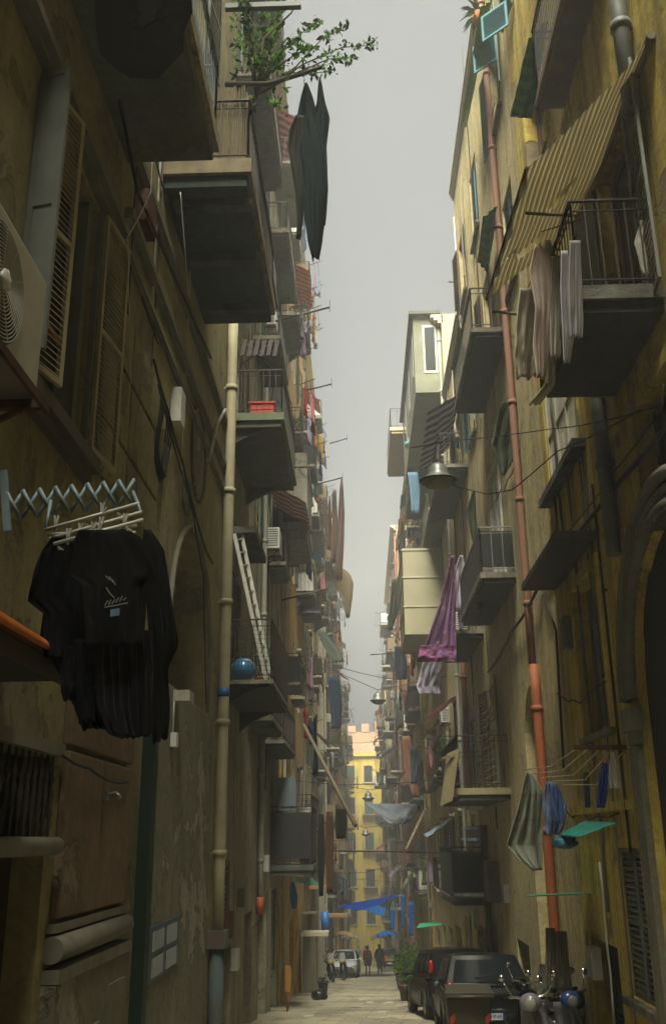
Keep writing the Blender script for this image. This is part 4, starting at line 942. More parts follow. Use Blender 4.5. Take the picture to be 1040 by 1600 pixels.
# ================================================================== NEAR THINGS, RIGHT
# striped awning
t = thing('striped_awning', 'sagging tan striped awning over the wide balcony of the yellow building', 'awning', (3.2, 10.5, 9.5))
aw = cloth_mat('tan striped canvas', (.74, .72, .56), (.40, .34, .20), trans=.5, stripes=('Y', 16.0), gap=.5)
WN, WF, ON, OF = onX(1008, 68, 3.22), onX(902, 345, 3.22), onX(822, 262, 2.0), onX(760, 468, 1.95)
def AP(u, v):
    a_ = WN.lerp(ON, v); b_ = WF.lerp(OF, v); p = a_.lerp(b_, u)
    p.z += -.08*math.sin(math.pi*v)*(.6+.4*math.cos(u*3))+.02*math.sin(v*16*6.283+1)*(.4+.6*u)+.02*math.sin(u*9)+.05*noise.noise(Vector((u*4, v*3, 2))); return p
mb = MB(); nu, nv = 60, 96
b0_ = 0
mb.sheet(AP, nu, nv)
keep = [];
for f, k, sm2 in zip(mb.f, mb.mi, mb.sm):
    j, i = divmod(f[0], nu+1); u, v = i/nu, j/nv
    h1 = ((u-.52)/.05)**2+((v-.42-.9*(u-.52))/.13)**2 < 1; h2 = ((u-.80)/.05)**2+((v-.60)/.16)**2 < 1; h3 = ((u-.70)/.03)**2+((v-.86)/.08)**2 < 1
    if not (h1 or h2 or h3): keep.append(f)
mb.f = keep; mb.mi = [0]*len(keep); mb.sm = [True]*len(keep)
o = mb.build('canvas', aw, t); md = o.modifiers.new('t', 'SOLIDIFY'); md.thickness = .006
mb = MB(); mb.sheet(lambda u, v: (ON.lerp(OF, u)+Vector((.01*math.sin(u*40), 0, -v*(.14+.05*math.sin(u*22)))))[:], 50, 2); o = mb.build('valance', cloth_mat('frayed pale valance', (.42, .38, .27), trans=.2), t)
mb = MB(); mb.tube([ON, OF], .022, 8); mb.build('front_bar', iron, t)
mb = MB(); mb.tube([WN+Vector((.03, -.1, .02)), WF+Vector((.03, .1, .02))], .05, 10); mb.build('roller', M('roller metal', (.20, .17, .10), .5), t)
for (a_, b_) in ((onX(905, 338, 3.25), onX(822, 333, 2.1)), (onX(860, 496, 3.1), onX(770, 487, 2.0))): MB().tube([a_, b_], .022, 8).build('arm', M('awning arm', (.22, .20, .12), .5), t)
# laundry at the wide balcony
gl_ = 'pale laundry hung outside the wide balcony'
lil = cloth_mat('pale lilac cotton', (.62, .61, .68), trans=.45); whi = cloth_mat('off white cotton', (.66, .64, .56), trans=.45); tau = cloth_mat('grey beige cotton', (.70, .66, .54), trans=.45); pnk = cloth_mat('dusty pink cotton', (.75, .62, .56), trans=.45)
drape('bed_sheet', [(450, 812, 845), (500, 806, 848), (560, 803, 842), (590, 808, 835)], 10.0, tau, 'large grey beige sheet hanging leftmost outside the wide balcony', 'bed sheet', .08, 2, 31, gl_, dy=.6)
drape('shirt', [(382, 836, 843), (405, 830, 862), (425, 826, 866), (480, 836, 862), (540, 832, 858), (590, 838, 852)], 9.6, pnk, 'dusty pink shirt pegged highest on the line of the wide balcony', 'shirt', .025, 2, 32, gl_, dy=.3)
drape('shirt', [(375, 852, 858), (400, 848, 868), (470, 850, 872), (505, 855, 874)], 10.1, lil, 'pale lilac shirt in the middle of the wide balcony line', 'shirt', .015, 2, 33, gl_, dy=.2)
drape('towel', [(400, 862, 876), (480, 858, 878), (560, 860, 874)], 9.8, whi, 'off white towel in the middle of the wide balcony line', 'towel', .015, 2, 34, gl_, dy=.2)
drape('trousers', [(392, 876, 892), (450, 875, 894), (520, 878, 896), (566, 880, 890)], 9.3, lil, 'long pale lilac trousers hanging beside the wide balcony rail', 'trousers', .015, 3, 35, gl_, dy=.2)
drape('bed_sheet', [(376, 890, 905), (440, 888, 908), (500, 888, 910), (528, 890, 909)], 8.75, cloth_mat('grey lilac cotton', (.52, .51, .58), trans=.45), 'grey lilac sheet hanging nearest against the wide balcony rail', 'bed sheet', .018, 3, 36, gl_, dy=.2)
drape('towel', [(430, 848, 870), (520, 846, 868), (600, 852, 866), (632, 826, 842)], 10.1, tau, 'long narrow beige towel trailing lowest under the wide balcony', 'towel', .05, 2, 37, gl_, dy=.2)
cable([onX(905, 343, 2.4), at(836, 365, 11.6)], .008, 'clothes line bar reaching out from the wide balcony rail', 0, 4, None, 'clothes_line', 'clothes line')
drape('towel', [(345, 1000, 1014), (380, 990, 1018), (430, 1004, 1016)], 9.1, whi, 'crumpled white towel behind the near end of the wide balcony rail', 'towel', .04, 2, 38, gl_)
for k in range(3): pass
# green shade cloths
gn = cloth_mat('green shade netting', (.05, .17, .055), (.03, .10, .04), trans=.4, stripes=('X', 6.0))
def tarp(a_, b_, c_, d_, mat, label, name='shade_cloth', cat='shade cloth', sag=.12, grp=None, seed=0):
    a_, b_, c_, d_ = map(Vector, (a_, b_, c_, d_))
    mb = MB(); mb.sheet(lambda u, v: (a_.lerp(b_, u).lerp(d_.lerp(c_, u), v)+Vector(((.03 if sag > .05 else .004)*math.sin(v*15+seed), 0, -sag*math.sin(math.pi*u)*math.sin(math.pi*v)+(.05 if sag > .05 else .008)*noise.noise(Vector((u*5, v*5, seed))))))[:], 18, 12)
    return solo(mb, name, mat, label, cat, grp, solid=.008)
gs = 'green shade cloths on the right facades'
tarp(onX(853, 32, 3.2), onX(828, 185, 3.2), onX(797, 182, 2.85), onX(826, 60, 2.85), gn, 'frayed green shade cloth below the topmost shutters of the yellow building', grp=gs, seed=1)
tarp(onX(776, 320, 3.2), onX(760, 425, 3.2), onX(747, 410, 2.8), onX(756, 338, 2.8), gn, 'green shade cloth hanging next to the faded red drainpipe', grp=gs, seed=2)
tarp(onX(768, 0, 3.0), onX(728, 198, 3.0), onX(720, 200, 2.75), onX(752, 10, 2.75), M('pale green sheeting', (.14, .30, .10), .6), 'long pale green sheeting along the roof edge on the right', 'roof_sheeting', 'sheeting', seed=3)
tarp(onX(727, 560, 3.2), onX(712, 590, 3.2), onX(705, 575, 2.7), onX(718, 500, 2.7), gn, 'green shade cloth behind the second storey balcony', grp=gs, seed=4)
dkg = cloth_mat('dark olive cloth', (.045, .06, .035), trans=.1)
drape('blanket', [(628, 783, 803), (665, 772, 804), (698, 765, 803), (718, 775, 802), (742, 784, 788)], 18.2, dkg, 'dark olive blanket hung under the second storey balcony by the red drainpipe', 'blanket', .09, 2, 41, dy=.4)
drape('blanket', [(765, 738, 750), (800, 728, 750), (838, 735, 749), (848, 738, 742)], 25.4, dkg, 'dark olive cloth hanging lower behind the streetlamp', 'blanket', .09, 2, 42, dy=.3)
# pale shutters at the top right are part of the pinkish building; two teal ones stand open
for k, (x, y0_, y1_) in enumerate(((792, 0, 92), (776, 50, 146))):
    p0, p1 = onX(x, y0_, 3.22), onX(x-6, y1_, 3.22); q = MB(); leaf_panel(q, 3.2, p0.y, -.55, .5, .62, p1.z, p0.z, .07); o = q.build('shutter', shut_blue, RB0); o['label'] = ('upper', 'lower')[k]+' pale blue shutter standing open'
r = random.Random(9); t = thing('roof_plant', 'spiky potted palm sticking out at the top of the right roof edge', 'plant', onX(745, 30, 3.0))
b_ = onX(748, 22, 3.0); mb = MB()
for k in range(34):
    d = Vector((r.uniform(-1, .1), r.uniform(-.6, .6), r.uniform(-.8, .8))).normalized()*r.uniform(.3, .55); n_ = d.cross(Vector((0, 1, .3))).normalized()*.025
    m_ = b_+d*.6+Vector((0, 0, .04)); e = b_+d-Vector((0, 0, .08)); mb.quad(b_-n_*.5, m_-n_, e, m_+n_)
mb.build('fronds', leaf_d, t); MB().lathe(b_-Vector((0, 0, .3)), [(0, 0), (.12, 0), (.17, .28), (0, .28)], 12).build('pot', terracotta, t)
# hanging street lamps
lampm = M('lamp grey paint', (.17, .19, .18), .4, .3, scale=5); lens = M('frosted lamp glass', (.30, .31, .27), .25, scale=5, var=.15)
def street_lamp(p, R, label, ang=0):
    t = thing('street_lamp', label, 'street lamp', (p.x, p.y, p.z-R*.5), 'street lamps hung over the alley')
    MB().lathe(p, [(0, R*1.02), (R*.16, R*1.0), (R*.3, R*.92), (R*.5, R*.75), (R*.58, R*.45), (R*.60, R*.25), (R*.95, R*.02), (R, -.06*R), (R*.98, -.12*R), (R*.84, -.02*R)], 26).build('shade', lampm, t)
    MB().lathe(p, [(R*.84, -.05*R), (R*.8, -.22*R), (R*.62, -.40*R), (R*.35, -.52*R), (0, -.56*R)], 24).build('bowl', lens, t)
    mb = MB(); mb.tube([p+Vector((0, 0, R)), p+Vector((0, 0, R*1.35))], R*.06, 6); mb.lathe(p, [(R*1.0, -.03*R), (R*1.04, -.05*R), (R*1.0, -.09*R)], 24); mb.build('fitting', iron, t)
    return t
L1 = at(684, 750, 14.2); street_lamp(L1, .285, 'large grey bell streetlamp hanging high on the right in front of the balconies')
L2 = at(590, 1094, 37); street_lamp(L2, .30, 'small streetlamp hanging alone in the sky gap')
L3 = at(575, 1247, 52); street_lamp(L3, .32, 'streetlamp in front of the top windows of the bright yellow building')
L4 = at(571, 1303, 66); street_lamp(L4, .30, 'lowest and farthest streetlamp before the green window of the yellow building')
gw = 'wires crossing the alley'
cable([onX(1036, 632, 3.2), at(860, 670, 13.6), at(690, 690, 14.2)+Vector((0, 0, .0)), at(640, 700, 15)], .009, 'upper wire from the yellow wall to the large streetlamp', .01, 8, gw)
cable([onX(1000, 640, 3.25), at(870, 705, 13), at(800, 765, 13.6), at(760, 772, 14), at(705, 757, 14.2)], .01, 'drooping lower wire that feeds the large streetlamp', .01, 8, gw)
cable([L2+Vector((-2.0, 0, 1.35)), L2+Vector((0, 0, .4)), L2+Vector((2.8, 0, .9))], .012, 'wire holding the lamp in the sky gap', .01, 6, gw)
cable([at(530, 1042, 36), at(625, 1062, 36)], .012, 'thin wire crossing the sky gap above the small lamp', .03, 8, gw)
cable([L3+Vector((-2.3, 0, .9)), L3+Vector((0, 0, .42)), L3+Vector((2.6, 0, .7))], .015, 'wire holding the lamp before the yellow building', .01, 6, gw)
cable([L4+Vector((-2.3, 0, .9)), L4+Vector((0, 0, .4)), L4+Vector((2.4, 0, .7))], .015, 'wire holding the farthest lamp', .01, 6, gw)
cable([at(498, 1329, 27), at(640, 1331, 27), onX(720, 1334, 3.3)], .02, 'straight dark cable crossing low between the balconies', .0, 6, gw)
cable([onX(1040, 668, 3.24), onX(960, 762, 3.24), onX(885, 855, 3.24), onX(838, 918, 3.24)], .032, 'thick cable bundle sloping down the yellow wall', .0, 8, gw)
cable([onX(1030, 642, 3.22), onX(960, 735, 3.22), onX(900, 815, 3.22), onX(838, 882, 3.22)], .010, 'thin cable just above the thick bundle on the yellow wall', .01, 8, gw)
cable([onX(838, 922, 3.2), onX(800, 985, 3.2), onX(762, 1050, 3.2)], .03, 'black cable bundle passing behind the red drainpipe', .02, 8, gw)
cable([onX(1036, 600, 3.24), onX(1033, 640, 3.2), onX(1040, 668, 3.24)], .01, 'short loose loop of wire at the right edge', .03, 6, gw)
cable([onX(848, 930, 3.24), onX(868, 985, 3.24), onX(880, 1200, 3.24)], .022, 'black cable dropping beside the orange red pipe', .0, 6, gw)

# ================================================================== MIDDLE DISTANCE, RIGHT
purp = cloth_mat('mauve patterned cotton', (.26, .13, .27), (.40, .28, .34), trans=.3, pattern=5.0)
hotp = cloth_mat('bright pink cotton', (.34, .13, .27), (.16, .10, .26), trans=.3, pattern=4.0)
lav = cloth_mat('lavender white cotton', (.62, .60, .74), trans=.35)
gm = 'coloured laundry between the two low balconies'
drape('dress', [(868, 704, 708), (905, 696, 712), (950, 684, 712), (985, 672, 712), (1012, 662, 713)], 24.3, purp, 'mauve patterned dress hanging highest between the right balconies', 'dress', .10, 4, 51, gm, dy=.5)
drape('skirt', [(1008, 656, 713), (1022, 654, 712), (1034, 651, 712)], 24.25, hotp, 'bright pink flowered flounce under the mauve dress', 'skirt', .08, 4, 52, gm, dy=.5)
drape('bed_sheet', [(1030, 662, 692), (1050, 656, 690), (1072, 650, 684), (1084, 655, 688)], 24.6, lav, 'lavender white sheet hanging lowest under the bright pink flounce', 'bed sheet', .08, 3, 53, gm, dy=.4)
drape('shirt', [(868, 718, 722), (890, 710, 727), (930, 706, 726), (952, 708, 722)], 25, lav, 'pale lavender shirt to the right of the mauve dress', 'shirt', .05, 3, 54, gm, dy=.3)
drape('towel', [(925, 712, 724), (975, 716, 726), (983, 718, 722)], 25.2, cloth_mat('dull violet cotton', (.22, .17, .30)), 'dull violet towel below the lavender shirt', 'towel', .05, 2, 55, gm)
drape('towel', [(874, 745, 756), (925, 744, 756), (952, 746, 752)], 21.4, cloth_mat('rose red cotton', (.42, .10, .13), (.55, .3, .3), pattern=6.0), 'rose red patterned towel hanging at the corner of the netted balcony', 'towel', .05, 2, 56)
drape('towel', [(848, 752, 762), (878, 758, 770)], 20.6, cloth_mat('sky blue cotton', (.22, .42, .56)), 'pale blue cloth pegged on top of the netted balcony rail', 'towel', .04, 2, 57)
ac_unit(3.3, 1, 27.2, 7.05, 'air conditioner standing on the small balcony beside the mauve dress', .8, .6, .35, .25)
solo(MB().blob(at(648, 693, 38), .42, (1, .8, .75), 12, .3, 2), 'bundle', M('turquoise plastic sheet', (.10, .34, .38), .5, scale=3), 'turquoise plastic bundle tied on the far railing above the large streetlamp', 'bundle')
solo(MB().blob(at(728, 692, 28), .42, (1, .7, .55), 12, .3, 4), 'bundle', M('blue plastic bag', (.05, .20, .40), .45, scale=3), 'blue plastic bag on the balcony right of the large streetlamp', 'bundle')
drape('trousers', [(738, 636, 652), (765, 640, 656), (802, 642, 654)], 36, cloth_mat('denim blue cloth', (.13, .24, .36)), 'denim blue trousers hanging left of the large streetlamp', 'trousers', .06, 2, 58, nu=8, nv=10)
# enclosed veranda box of the cream building
vb = MB(); vx, vy0, vy1, vz0, vz1 = 1.72, 36, 40.2, 8.9, 12.3
vb.box(vx, 3.3, vy0, vy1, vz0, vz1); o = vb.build('veranda', M('cream veranda panels', (.28, .26, .17), .7, scale=1.5, var=.2), BLD['veranda'])
q = MB(); 
for z in (vz0+1.05, vz0+2.2, vz1-.1): q.box(vx-.03, 3.3, vy0-.03, vy1+.03, z, z+.06)
q.build('veranda_trim', trim_p, o)
q = MB(); railing(q, [(3.25, vy0+.03), (vx+.05, vy0+.03), (vx+.05, vy1-.05)], vz1, 1.1, .16, .015); q.build('railing', iron, o)
# roof terrace canopy and high beige balcony
q = MB(); q.box(2.25, 3.32, 32.3, 42, 17.2, 20.4); rr_ = q.build('roof_room', M('greenish roof room paint', (.15, .16, .115), .85, scale=2), BLD['veranda'])
q = MB(); q.box(2.1, 3.28, 32.1, 42.2, 20.403, 20.53); q.build('roof_eave', under_m, rr_)
for k in range(3): q = MB(); q.m(0).box(2.24, 2.27, 33+3*k, 34.6+3*k, 18.2, 20.0); q.m(1).box(2.23, 2.238, 33.1+3*k, 34.5+3*k, 18.3, 19.9); q.build('roof_window', [frame_w, glass], rr_)
q = MB(); q.m(0).box(2.6, 3.1, 32.28, 32.3, 18.0, 20.0); q.m(1).box(2.66, 3.04, 32.265, 32.275, 18.1, 19.9); q.build('roof_window', [frame_w, glass], rr_)
q = balcony(BLD['veranda'], 3.3, 1, 42.6, 48.6, 20.2, 1.65, .3, M('beige parapet', (.45, .38, .22), .85), M('beige soffit', (.36, .30, .18), .9), sp=.3, r=.02, brackets=0)
# balcony with boards, things on the lower right balconies
t = thing('plank_screen', 'pale wooden plank screen leaning on the lower right balcony rail', 'screen', at(700, 1250, 22.2))
MB().obox(at(702, 1214, 22.25), Vector((.13, -.1, .05)), Vector((.10, 0, .56)), Vector((.0, .02, 0))).build('board', M('pale plank', (.22, .18, .10), .8, scale=4), t)
MB().bar(at(690, 1185, 22.2), at(722, 1178, 22.2), .05).build('rail', wood_m, t)
mb = MB(); p0, p1 = onX(748, 1092, 3.26), onX(722, 1178, 3.26)
mb.box(3.29, 3.25, p0.y, p1.y, p1.z, p0.z); solo(mb, 'tile_panel', M('violet flowered tiles', (.36, .30, .38), .4, scale=7, c2=(.12, .08, .16), var=.6), 'tall panel of violet flowered tiles behind the lower right balcony', 'tile panel')
p0, p1 = onX(770, 1100, 3.2), onX(748, 1265, 3.2)
mb = MB()
for k in range(7): y = p0.y+(p1.y-p0.y)*k/6; mb.bar((3.2, y, p1.z), (3.2, y, p0.z), .03)
for k in range(14): z = p1.z+(p0.z-p1.z)*k/13; mb.bar((3.2, p0.y, z), (3.2, p1.y, z), .03)
solo(mb, 'trellis', M('pale trellis paint', (.40, .38, .28), .7), 'pale lattice trellis against the wall by the red drainpipe', 'trellis')
BM = M('dark mesh sheet', (.02, .028, .022), .9, scale=10)
b_ = balcony(RB0, 3.3, 1, 27.4, 31.6, -.02, 1.0, .2, under_m, under_m, sp=.2, screen=BM, h=1.25); b_['label'] = 'low balcony wrapped in dark mesh'
# blue hoarding signs on the wall
for k, (y0_, y1_, tx) in enumerate(((1289, 1300, ''), (1305, 1317, ''))):
    p0, p1 = onX(752, y0_, 3.24), onX(717, y1_, 3.24)
    t = thing('shop_sign', ('dark blue weathered sign board, upper of the pair beside the orange red pipe', 'brighter blue sign board, lower of the pair beside the orange red pipe')[k], 'sign', (3.24, (p0.y+p1.y)/2, p1.z), 'pair of blue sign boards')
    MB().box(3.28, 3.22, p0.y, p1.y, p1.z, p0.z).build('board', M(('faded dark blue sign', 'blue sign paint')[k], ((.03, .05, .11), (.015, .05, .22))[k], .5, scale=3), t)
    mb = MB(); n_ = 11
    for i in range(n_):
        y = p0.y+(p1.y-p0.y)*(.12+.76*i/n_); z = (p0.z+p1.z)/2; h_ = (p0.z-p1.z)*.16
        mb.bar((3.215, y, z-h_*(1 if i % 3 else .4)), (3.215, y+.06*(i % 2), z+h_*(1 if i % 4 else .5)), .03, .01); 
        if i % 2: mb.bar((3.215, y, z), (3.215, y+.14, z), .03, .01)
    mb.build('lettering', M('faded white lettering', (.35, .37, .40), .7), t)
p = onX(765, 1385, 3.1); solo(MB().box(3.3, 3.02, p.y-.4, p.y+.4, p.z-.35, p.z+.6), 'metal_cabinet', M('brown grey cabinet', (.12, .105, .08), .6), 'brown grey utility cabinet on the wall beside the blue sign boards', 'cabinet')
# laundry lines at the bottom right
t = thing('clothes_line', 'dark wall bar with pale clothes lines fanning out over the lower right facade', 'clothes line', (3.3, 13, 2.5))
cA, cB = onX(898, 1168, 2.9), onX(992, 1168, 3.2); cA = at(898, 1168, 13.2); cB = at(993, 1168, 12.3)
MB().bar(cA, cB, .06).build('wall_bar', rust, t)
mb = MB(); EP = at(823, 1208, 13.6)
for k in range(5):
    s0 = cA.lerp(cB, .05+.2*k); e_ = at(815+16*k, 1203+k*6, 13.6-.35*k)
    mb.tube([s0, s0.lerp(e_, .5)-Vector((0, 0, .10+.03*k)), e_], .008, 5)
mb.build('line', M('pale line cord', (.40, .34, .22), .8), t)
quilt = cloth_mat('pale green grey quilt', (.33, .36, .29), (.25, .27, .22), trans=.2, stripes=('Y', 4.0), gap=.9)
gq = 'laundry on the fan of lines at lower right'
drape('quilt', [(1206, 822, 828), (1225, 817, 842), (1238, 814, 848), (1270, 806, 848), (1320, 791, 847), (1345, 812, 846), (1360, 832, 846)], 13.5, quilt, 'pale green grey quilt hanging by one corner at lower right', 'quilt', .07, 3, 61, gq, dy=.3, hem=.01)
drape('shirt', [(1222, 852, 862), (1235, 850, 874), (1260, 848, 884), (1298, 852, 878), (1304, 854, 872)], 13.1, cloth_mat('light blue cotton', (.25, .32, .56), trans=.3), 'light blue shirt hanging right of the green grey quilt', 'shirt', .06, 3, 62, gq, dy=.2)
drape('shirt', [(1226, 862, 868), (1240, 858, 876), (1275, 862, 882), (1285, 866, 880)], 12.9, cloth_mat('medium blue cotton', (.10, .17, .40)), 'medium blue shirt partly behind the light blue one', 'shirt', .05, 3, 63, gq)
drape('trousers', [(1192, 940, 948), (1215, 936, 950), (1262, 932, 944)], 12.2, cloth_mat('royal blue cotton', (.02, .06, .30)), 'royal blue trousers hanging near the wall bar at lower right', 'trousers', .05, 2, 64, gq)
drape('towel', [(1176, 954, 958), (1200, 950, 966), (1232, 952, 968)], 12.0, whi, 'white towel hanging at the right end of the wall bar', 'towel', .05, 2, 65, gq)
drape('trousers', [(1206, 911, 919), (1262, 913, 921)], 12.6, cloth_mat('dark slate cotton', (.05, .06, .09)), 'dark slate trousers hanging in the middle of the wall bar', 'trousers', .03, 2, 66, gq)
teal = M('teal canopy sheet', (.02, .30, .22), .5, scale=3, c2=(.015, .22, .20))
tarp(at(873, 1304, 12.9), at(905, 1308, 12.2), at(962, 1286, 11.9), at(912, 1283, 12.9), teal, 'teal sheet canopy below the blue shirts', 'canopy', 'canopy', .02, seed=6)
solo(MB().blob(at(882, 1316, 12.9), .13, (1.3, 1, .6), 10, .4, 6), 'plastic_bag', M('blue crumpled plastic', (.03, .18, .30), .4), 'crumpled blue plastic tucked under the teal canopy', 'bag')
tarp(at(820, 1400, 15.5), at(925, 1396, 14.2), at(922, 1394, 15.4), at(826, 1398, 16.4), M('green canopy edge', (.03, .26, .13), .5), 'flat green canopy over the dark doorway at lower right', 'canopy', 'canopy', .02, seed=7)
tarp(at(650, 1450, 36), at(692, 1444, 36), at(688, 1440, 38), at(655, 1443, 38), M('bright green canopy', (.02, .40, .20), .45), 'bright green canopy over the plants on the right', 'canopy', 'canopy', .02, seed=8)
cur = cloth_mat('pale curtain cloth', (.22, .21, .15), trans=.2)
gcur = 'pair of pale curtains hung in the dark doorway'
drape('curtain', [(1450, 852, 866), (1490, 852, 868), (1545, 850, 866)], 15.6, cur, 'left pale curtain hanging in the dark doorway at lower right', 'curtain', .06, 3, 71, gcur)
drape('curtain', [(1455, 868, 884), (1500, 868, 888), (1545, 872, 893)], 15.5, cur, 'right pale curtain hanging in the dark doorway at lower right', 'curtain', .06, 3, 72, gcur)

# ================================================================== VEHICLES
def car(label, loc, rot, paint, plate=None, L=3.7, roof=1.5, group='parked cars', estate=False, rear_lamps=True):
    t = thing('parked_car', label, 'car', loc, group, rotz=rot); hl = L/2; bt = .95
    def B(mb, name, mat, parent=t, bev=0, sub=0):
        o = mb.build(name, mat, parent, off=ZERO)
        if bev: b = o.modifiers.new('b', 'BEVEL'); b.width = bev; b.segments = 3; b.limit_method = 'ANGLE'
        if sub: s_ = o.modifiers.new('s', 'SUBSURF'); s_.levels = sub; s_.render_levels = sub
        return o
    st = [(-hl, .68, .42, .74), (-hl+.04, .76, .30, .88), (-hl+.16, .80, .24, bt-.01), (-hl*.55, .82, .20, bt), (0, .825, .19, bt), (hl*.45, .82, .19, bt-.02), (hl*.62, .81, .20, bt-.06), (hl*.85, .78, .22, .80), (hl-.08, .70, .28, .66), (hl, .60, .36, .56)]
    mb = MB(); mb.smooth = True; R_ = []
    for (y, w, zb, zt) in st:
        h = zt-zb; half = [(0, zb), (w*.85, zb), (w*.97, zb+h*.14), (w, zb+h*.45), (w*.99, zb+h*.75), (w*.93, zt-.02), (w*.75, zt), (0, zt+.015)]
        ring = half+[(-x, z) for x, z in half[-2:0:-1]]; R_.append([mb.addv((x, y, z)) for x, z in ring])
    for a_, b_ in zip(R_, R_[1:]):
        for k in range(len(a_)): mb.face(a_[k], a_[(k+1) % len(a_)], b_[(k+1) % len(a_)], b_[k])
    mb.face(*R_[0]); mb.face(*R_[-1][::-1]); B(mb, 'body', paint, sub=1)
    # greenhouse
    yb0, yr0 = -hl+.14, -hl+(.22 if estate else .42); yb1, yr1 = hl*.5, hl*.12
    def corner(u, v):   # u 0..4 around, v height
        pass
    zr = roof; wb, wr = .76, .60
    def pt(ybf, yrf, xb, xr, v, z0=bt-.03): return Vector((xb+(xr-xb)*v, ybf+(yrf-ybf)*v, z0+(zr-.05-z0)*v))
    mb = MB(); mb.smooth = True
    mb.sheet(lambda u, v: tuple(pt(yb0, yr0, wb*(2*u-1), wr*(2*u-1), v)-Vector((0, .07*(1-(2*u-1)**2), 0))), 8, 4)
    mb.sheet(lambda u, v: tuple(pt(yb1, yr1, wb*(1-2*u), wr*(1-2*u), v)+Vector((0, .08*(1-(2*u-1)**2), 0))), 8, 4)
    for sg in (-1, 1): mb.sheet(lambda u, v, sg=sg: ((wb+(wr-wb)*v+.02*math.sin(math.pi*v))*sg, (yb0+(yb1-yb0)*u)*(1-v)+(yr0+(yr1-yr0)*u)*v, bt-.03+(zr-.05-bt+.03)*v), 8, 4)
    B(mb, 'cabin', paint)
    mb = MB(); mb.smooth = True
    mb.sheet(lambda u, v: (wr*(2*u-1)*1.02, yr0-.07*(1-(2*u-1)**2)+(yr1-yr0+.12)*v, zr-.055+.055*(1-(2*u-1)**4)*(1-abs(2*v-1)**4)), 12, 10); B(mb, 'roof', paint)
    gl2 = M('car glass', (.012, .016, .02), .15, 0, var=.1, bump=.0); gl2.node_tree.nodes['Principled BSDF'].inputs['Specular IOR Level'].default_value = .008
    mb = MB(); mb.smooth = True
    mb.sheet(lambda u, v: tuple(pt(yb0, yr0, wb*.86*(2*u-1), wr*.88*(2*u-1), .12+.74*v)-Vector((0, .085*(1-(.9*(2*u-1))**2)+.01, 0))), 8, 4); B(mb, 'rear_window', gl2)
    mb = MB(); mb.smooth = True
    mb.sheet(lambda u, v: tuple(pt(yb1, yr1, wb*.88*(1-2*u), wr*.9*(1-2*u), .12+.76*v)+Vector((0, .09*(1-(.9*(2*u-1))**2)+.01, 0))), 8, 4); B(mb, 'windscreen', gl2)
    for sg in (-1, 1):
        for (u0, u1) in ((.10, .33), (.36, .60), (.63, .92)):
            mb = MB(); mb.sheet(lambda u, v, sg=sg, u0=u0, u1=u1: (lambda uu, vv: ((wb+(wr-wb)*vv+.02*math.sin(math.pi*vv)+.008)*sg, (yb0+(yb1-yb0)*uu)*(1-vv)+(yr0+(yr1-yr0)*uu)*vv, bt-.03+(zr-.05-bt+.03)*vv))(u0+(u1-u0)*u, .16+.68*v), 3, 3); B(mb, 'side_window', gl2)
        m_ = MB().blob((.93*sg, hl*.36, bt+.02), .09, (1, .7, .75), 8); m_.bar((.78*sg, hl*.36, bt-.02), (.9*sg, hl*.36, bt), .03); B(m_, 'wing_mirror', paint)
    for sg in (-1, 1):
        for yy in (-hl*.62, hl*.64):
            w_ = MB().lathe((.70*sg, yy, .30), [(.17, -.10), (.27, -.10), (.30, -.07), (.30, .07), (.27, .10), (.17, .10)], 20, 'x'); o = B(w_, 'wheel', rubber)
            r2 = MB().lathe((.795*sg, yy, .30), [(0, .01), (.05, .012), (.10, -.01), (.17, 0), (.18, .006)], 16, 'x'); r2.build('rim', steel, o, off=ZERO)
            a_ = MB(); a_.tube([(.815*sg, yy+.345*math.cos(q), .30+.345*math.sin(q)) for q in np.linspace(-.1, math.pi+.1, 14)], .025, 6); B(a_, 'wheel_arch', M('black car trim', (.02, .02, .02), .6))
    tr = MATS['black car trim']
    B(MB().box(-.74, .74, -hl-.05, -hl+.12, .30, .52), 'rear_bumper', paint if not estate else tr, bev=.04)
    B(MB().box(-.68, .68, hl-.12, hl+.04, .28, .48), 'front_bumper', tr, bev=.04)
    for sg in (-1, 1):
        B(MB().blob((.70*sg, -hl+.10, .84 if not estate else 1.15), .12, (.6, .75, 1.35), 10), 'tail_lamp', red_lens)
        B(MB().blob((.58*sg, hl-.10, .62), .12, (1.1, .7, .6), 10), 'headlight', lens)
    B(MB().tube([(-.22, -hl+.10, bt+.10), (.18, -hl+.16, bt+.16)], .012, 6), 'rear_wiper', tr)
    B(MB().lathe((0, -hl-.01, .80), [(0, -.012), (.045, -.012), (.05, 0)], 16, 'y'), 'badge', chrome)
    B(MB().tube([(0.1, yr0+.15, zr), (0.1, yr0-.05, zr+.2)], .006, 5), 'aerial', tr)
    p_ = B(MB().box(-.26, .26, -hl-.065, -hl-.05, .36, .47), 'number_plate', M('plate white', (.42, .46, .52), .4, var=.1))
    e_ = MB(); e_.box(-.26, -.225, -hl-.068, -hl-.066, .36, .47); e_.box(.225, .26, -hl-.068, -hl-.066, .36, .47); e_.build('plate_band', M('plate blue', (.01, .05, .25), .4), p_, off=ZERO)
    if plate:
        f_ = bpy.data.curves.new('plate_text', 'FONT'); f_.body = plate; f_.size = .10; f_.align_x = 'CENTER'; f_.align_y = 'CENTER'; f_.extrude = .001; f_.materials.append(dark)
        ft = bpy.data.objects.new('tmp', f_); col.objects.link(ft); bpy.context.view_layer.update(); me_ = bpy.data.meshes.new_from_object(ft); bpy.data.objects.remove(ft); fo = bpy.data.objects.new('plate_lettering', me_); col.objects.link(fo); fo.parent = p_; fo.location = (0, -hl-.069, .415); fo.rotation_euler = (math.pi/2, 0, 0)
    return t
tilt = math.atan(SLOPE)
